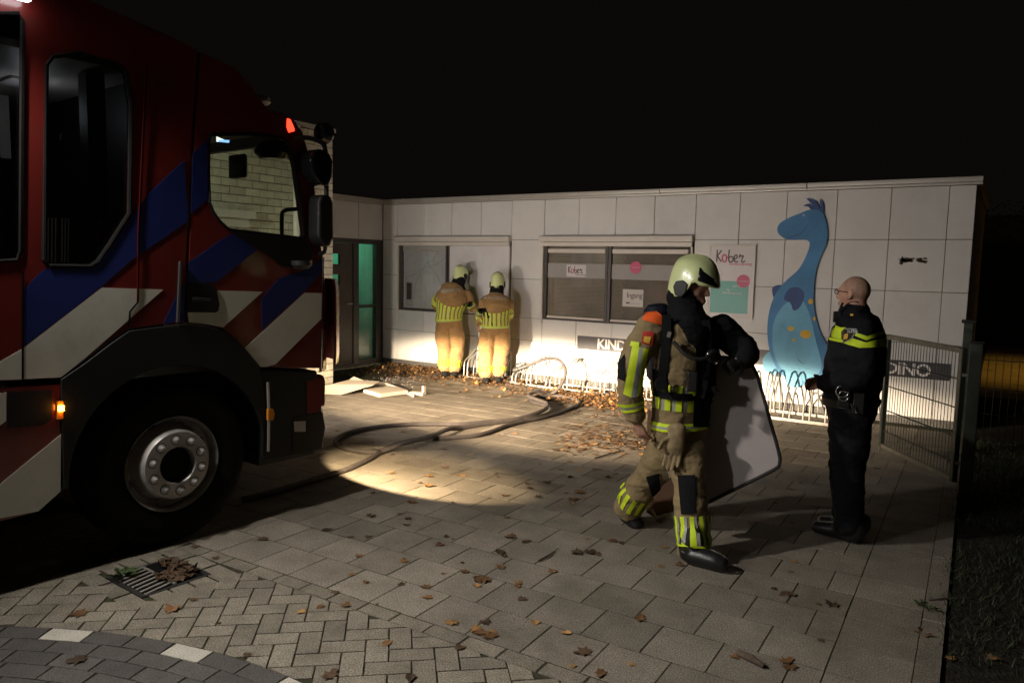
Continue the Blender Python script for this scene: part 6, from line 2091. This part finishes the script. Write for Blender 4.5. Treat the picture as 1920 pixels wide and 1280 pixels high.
# brown hardboard held behind it
bb2 = thing("hardboard_sheet", F(1240, 960, .3), "brown hardboard sheet held behind the firefighter's legs with the pale panel", "board")
K = .42
hb_ = [F(u, v, K) for u, v in [(1215, 770), (1330, 760), (1345, 830), (1322, 855), (1300, 950), (1225, 968), (1212, 960), (1208, 880)]]
q = MB(); q.prism(hb_, F.f * .012); q.build("sheet", MAT['brownboard'], bb2)
q = MB(); q.tube([F(1222, 955, K - .02), F(1232, 972, K - .02), F(1250, 964, K - .02)], .012, 6); q.build("torn_edge", MAT['debris'], bb2)

# ---------------------------------------------------------------- police officer
FG = (7.86, -4.46)
F = Fig(FG)
P = F
fw = (-F.r * .93 + F.f * .36).normalized()       # faces left, a little away
lt = Vector((0, 0, 1)).cross(fw)
B = Body()
B.add('uni', [(P(1596, 775, 0), .150, .150), (P(1596, 745, 0), .165, .165), (P(1600, 700, 0), .185, .180), (P(1606, 650, 0), .200, .170), (P(1608, 615, 0), .195, .140), (P(1605, 594, 0), .11, .10), (P(1604, 584, 0), .068, .070)], fw, 'torso', 24)
for sg, nm in ((1, 'L'), (-1, 'R')):
    o_ = -.075 * sg                              # left leg is nearer to the camera
    B.add('uni', [(P(1595, 770, o_), .115, .130), (P(1592, 830, o_), .105, .125), (P(1588, 885, o_), .090, .108), (P(1590, 930, o_), .088, .100), (P(1589, 985, o_), .080, .088)], fw, 'leg' + nm, 20)
    a = P(1592, 1000, o_); a.z = 0
    if sg < 0: a = a - fw * .035
    tt = (fw - lt * .0).normalized()
    B.add('boot', [(a - tt * .04 + Vector((0, 0, .13)), .052, .056), (a - tt * .03 + Vector((0, 0, .06)), .050, .058), (a + tt * .07 + Vector((0, 0, .058)), .050, .055), (a + tt * .15 + Vector((0, 0, .048)), .050, .046), (a + tt * .215 + Vector((0, 0, .042)), .044, .040)], Vector((0, 0, 1)) + tt * .3, n=16, sub=3)
B.add('uni', [(P(1612, 612, -.16), .088, .098), (P(1620, 655, -.20), .082, .092), (P(1612, 702, -.21), .078, .084), (P(1580, 716, -.17), .068, .074), (P(1545, 718, -.08), .056, .058)], fw, 'armL', 20)
B.add('uni', [(P(1598, 612, .16), .085, .09), (P(1590, 660, .20), .08, .085), (P(1576, 700, .17), .072, .075), (P(1548, 716, .04), .054, .056)], fw, 'armR', 18)
B.hand('skin', P(1542, 718, -.06), (P(1515, 720, -.01) - P(1543, 717, -.07)), lt * -1 + Vector((0, 0, -.3)), 1.0, .7, -1)
B.hand('skin', P(1544, 717, .03), (P(1518, 717, -.005) - P(1544, 717, .03)), lt + Vector((0, 0, -.3)), .98, .8, 1)
hc = P(1600, 552, 0)
hf = (-F.r * .90 + F.f * .45 + Vector((0, 0, -.02))).normalized()
hu = Vector((0, 0, 1))
B.head('skin', hc, hf, hu, .228, 'hair')
B.add('uni', [(P(1603, 600, 0), .125, .12), (P(1605, 588, 0), .092, .092), (P(1609, 579, 0), .078, .076)], (fw + Vector((0, 0, .25))).normalized(), n=18)
ob = B.build("person", {'uni': 'uniform', 'boot': 'leather', 'skin': 'skin', 'hair': 'skin_dark'}, .0075, ('uni',), .007, loc=F.G)
tag(ob, "bald police officer with glasses in black uniform with yellow chest bands, hands clasped", "person")
Bp = B
# yellow bands
B.patch("yellow_band", [(1556, 611), (1578, 622), (1578, 636), (1555, 630)], 'hivis', nu=6, nv=3)
B.patch("yellow_band", [(1567, 610), (1579, 616), (1578, 622), (1566, 616)], 'hivis', nu=4, nv=2)
B.patch("yellow_band", [(1606, 624), (1626, 630), (1624, 638), (1603, 629)], 'hivis', nu=6, nv=2)
B.patch("yellow_band", [(1626, 630), (1662, 617), (1663, 625), (1624, 638)], 'hivis', nu=8, nv=2)
B.patch("yellow_band", [(1556, 632), (1582, 637), (1580, 642), (1556, 637)], 'hivis', nu=6, nv=2)
B.patch("yellow_band", [(1600, 634), (1624, 642), (1612, 652), (1582, 643)], 'hivis', nu=8, nv=4)
B.patch("yellow_band", [(1624, 642), (1663, 632), (1664, 650), (1612, 652)], 'hivis', nu=10, nv=4)
B.patch("arm_badge", [(1581, 616), (1606, 618), (1598, 633), (1582, 641)], 'blackplast', nu=8, nv=6, off=.009)
B.patch("badge_rim", [(1580, 614.5), (1607, 616.5), (1599, 634.5), (1581.5, 643)], 'silver', nu=8, nv=6, off=.0075)
B.patch("badge_emblem", [(1586, 626), (1592, 624), (1591, 634), (1582, 636)], 'gold', nu=4, nv=4, off=.012)
B.patch("shoulder_mark", [(1594, 589), (1600, 588), (1600, 592), (1594, 593)], 'gold', nu=2, nv=2)
o = letters("lettering", "POLITIE", .026, (0, 0, 0), (1, 0, 0), (0, 1, 0), MAT['lettering'], ob, ext=0.0, align='CENTER')
for w in o.data.vertices:
    Q = F(1594, 623.5, 0) + F.r * w.co.x + Vector((0, 0, w.co.y - 1.2 * w.co.x ** 2))
    d = (Q - CAM).normalized(); h = B.tree.ray_cast(CAM, d, 40); w.co = (h[0] - d * .013) if h[0] is not None else Q
# glasses
s_ = hf.cross(hu)
gl_ = hc + hf * .094 + hu * .018
for g_ in (-1, 1):
    q = MB(); q.tube([gl_ + s_ * g_ * .034 + (s_ * .024 * cos(t) + hu * .017 * sin(t)) for t in [2 * pi * k / 18 for k in range(18)]], .002, 6, closed=True)
    q.tube([gl_ + s_ * g_ * .058 + hu * .008, hc + s_ * g_ * .079 - hf * .004 + hu * .014], .0022, 6); q.build("glasses_frame", MAT['gloss_black'], ob)
    q = MB(); q.prism([gl_ + s_ * g_ * .034 + (s_ * .023 * cos(t) + hu * .016 * sin(t)) for t in [2 * pi * k / 14 for k in range(14)]], hf * .0015); q.build("lens", MAT['glass'], ob)
# radio with aerial on the chest, belt kit
def onbody(u, v, off=.0):
    d = ray(u, v).normalized(); h = B.tree.ray_cast(CAM, d, 40)
    return (h[0] - d * off) if h[0] is not None else F(u, v, -.1)


q = MB(); q.box(P(1570, 594, -.05), F.r * .025, F.f * .02, (0, 0, .035)); q.build("radio", MAT['blackplast'], ob, bevel=.006)
q = MB(); q.tube([P(1571, 590, -.05), P(1580, 567.5, -.06)], .008, 8); q.build("aerial", MAT['blackplast'], ob, smooth=True)
q = MB(); q.tube(catmull([P(1577, 583, -.06), P(1588, 570, -.08), P(1603, 565, -.08), P(1612, 568, -.06)], 5), .003, 6); q.build("earpiece_wire", MAT['blackplast'], ob)
B.band("duty_belt", 'torso', .10, .165, 'leather', off=.010, nt=2)
c = onbody(1580, 733, .03)
for g_, rr_ in ((0, .036), (1, .030)):
    q = MB(); ax = (F.r * .25 - F.f).normalized(); sx_ = F.r; q.tube([c + F.f * .014 * g_ + Vector((0, 0, -.03 * g_)) + F.r * .008 * g_ + (sx_ * cos(t) + Vector((0, 0, 1)) * sin(t)) * rr_ for t in [2 * pi * k / 22 for k in range(22)]], .0065, 8, closed=True); q.build("handcuff", MAT['chrome'], ob, smooth=True)
c = onbody(1583, 748, .02); q = MB(); q.box(c, F.r * .035, F.f * .02, (0, 0, .05)); q.build("pouch", MAT['leather'], ob, bevel=.008)
c = onbody(1610, 755, .02); q = MB(); q.box(c, F.r * .035, F.f * .025, (0, 0, .07)); q.build("holster", MAT['leather'], ob, bevel=.01)
for (u0, v0, u1, v1) in [(1596, 757, 1598, 765), (1605, 762, 1606, 775), (1601, 755, 1602, 762)]:
    q = MB(); q.tube([onbody(u0, v0, .035), onbody(u1, v1, .035)], .004, 6); q.build("key", MAT['chrome'], ob)
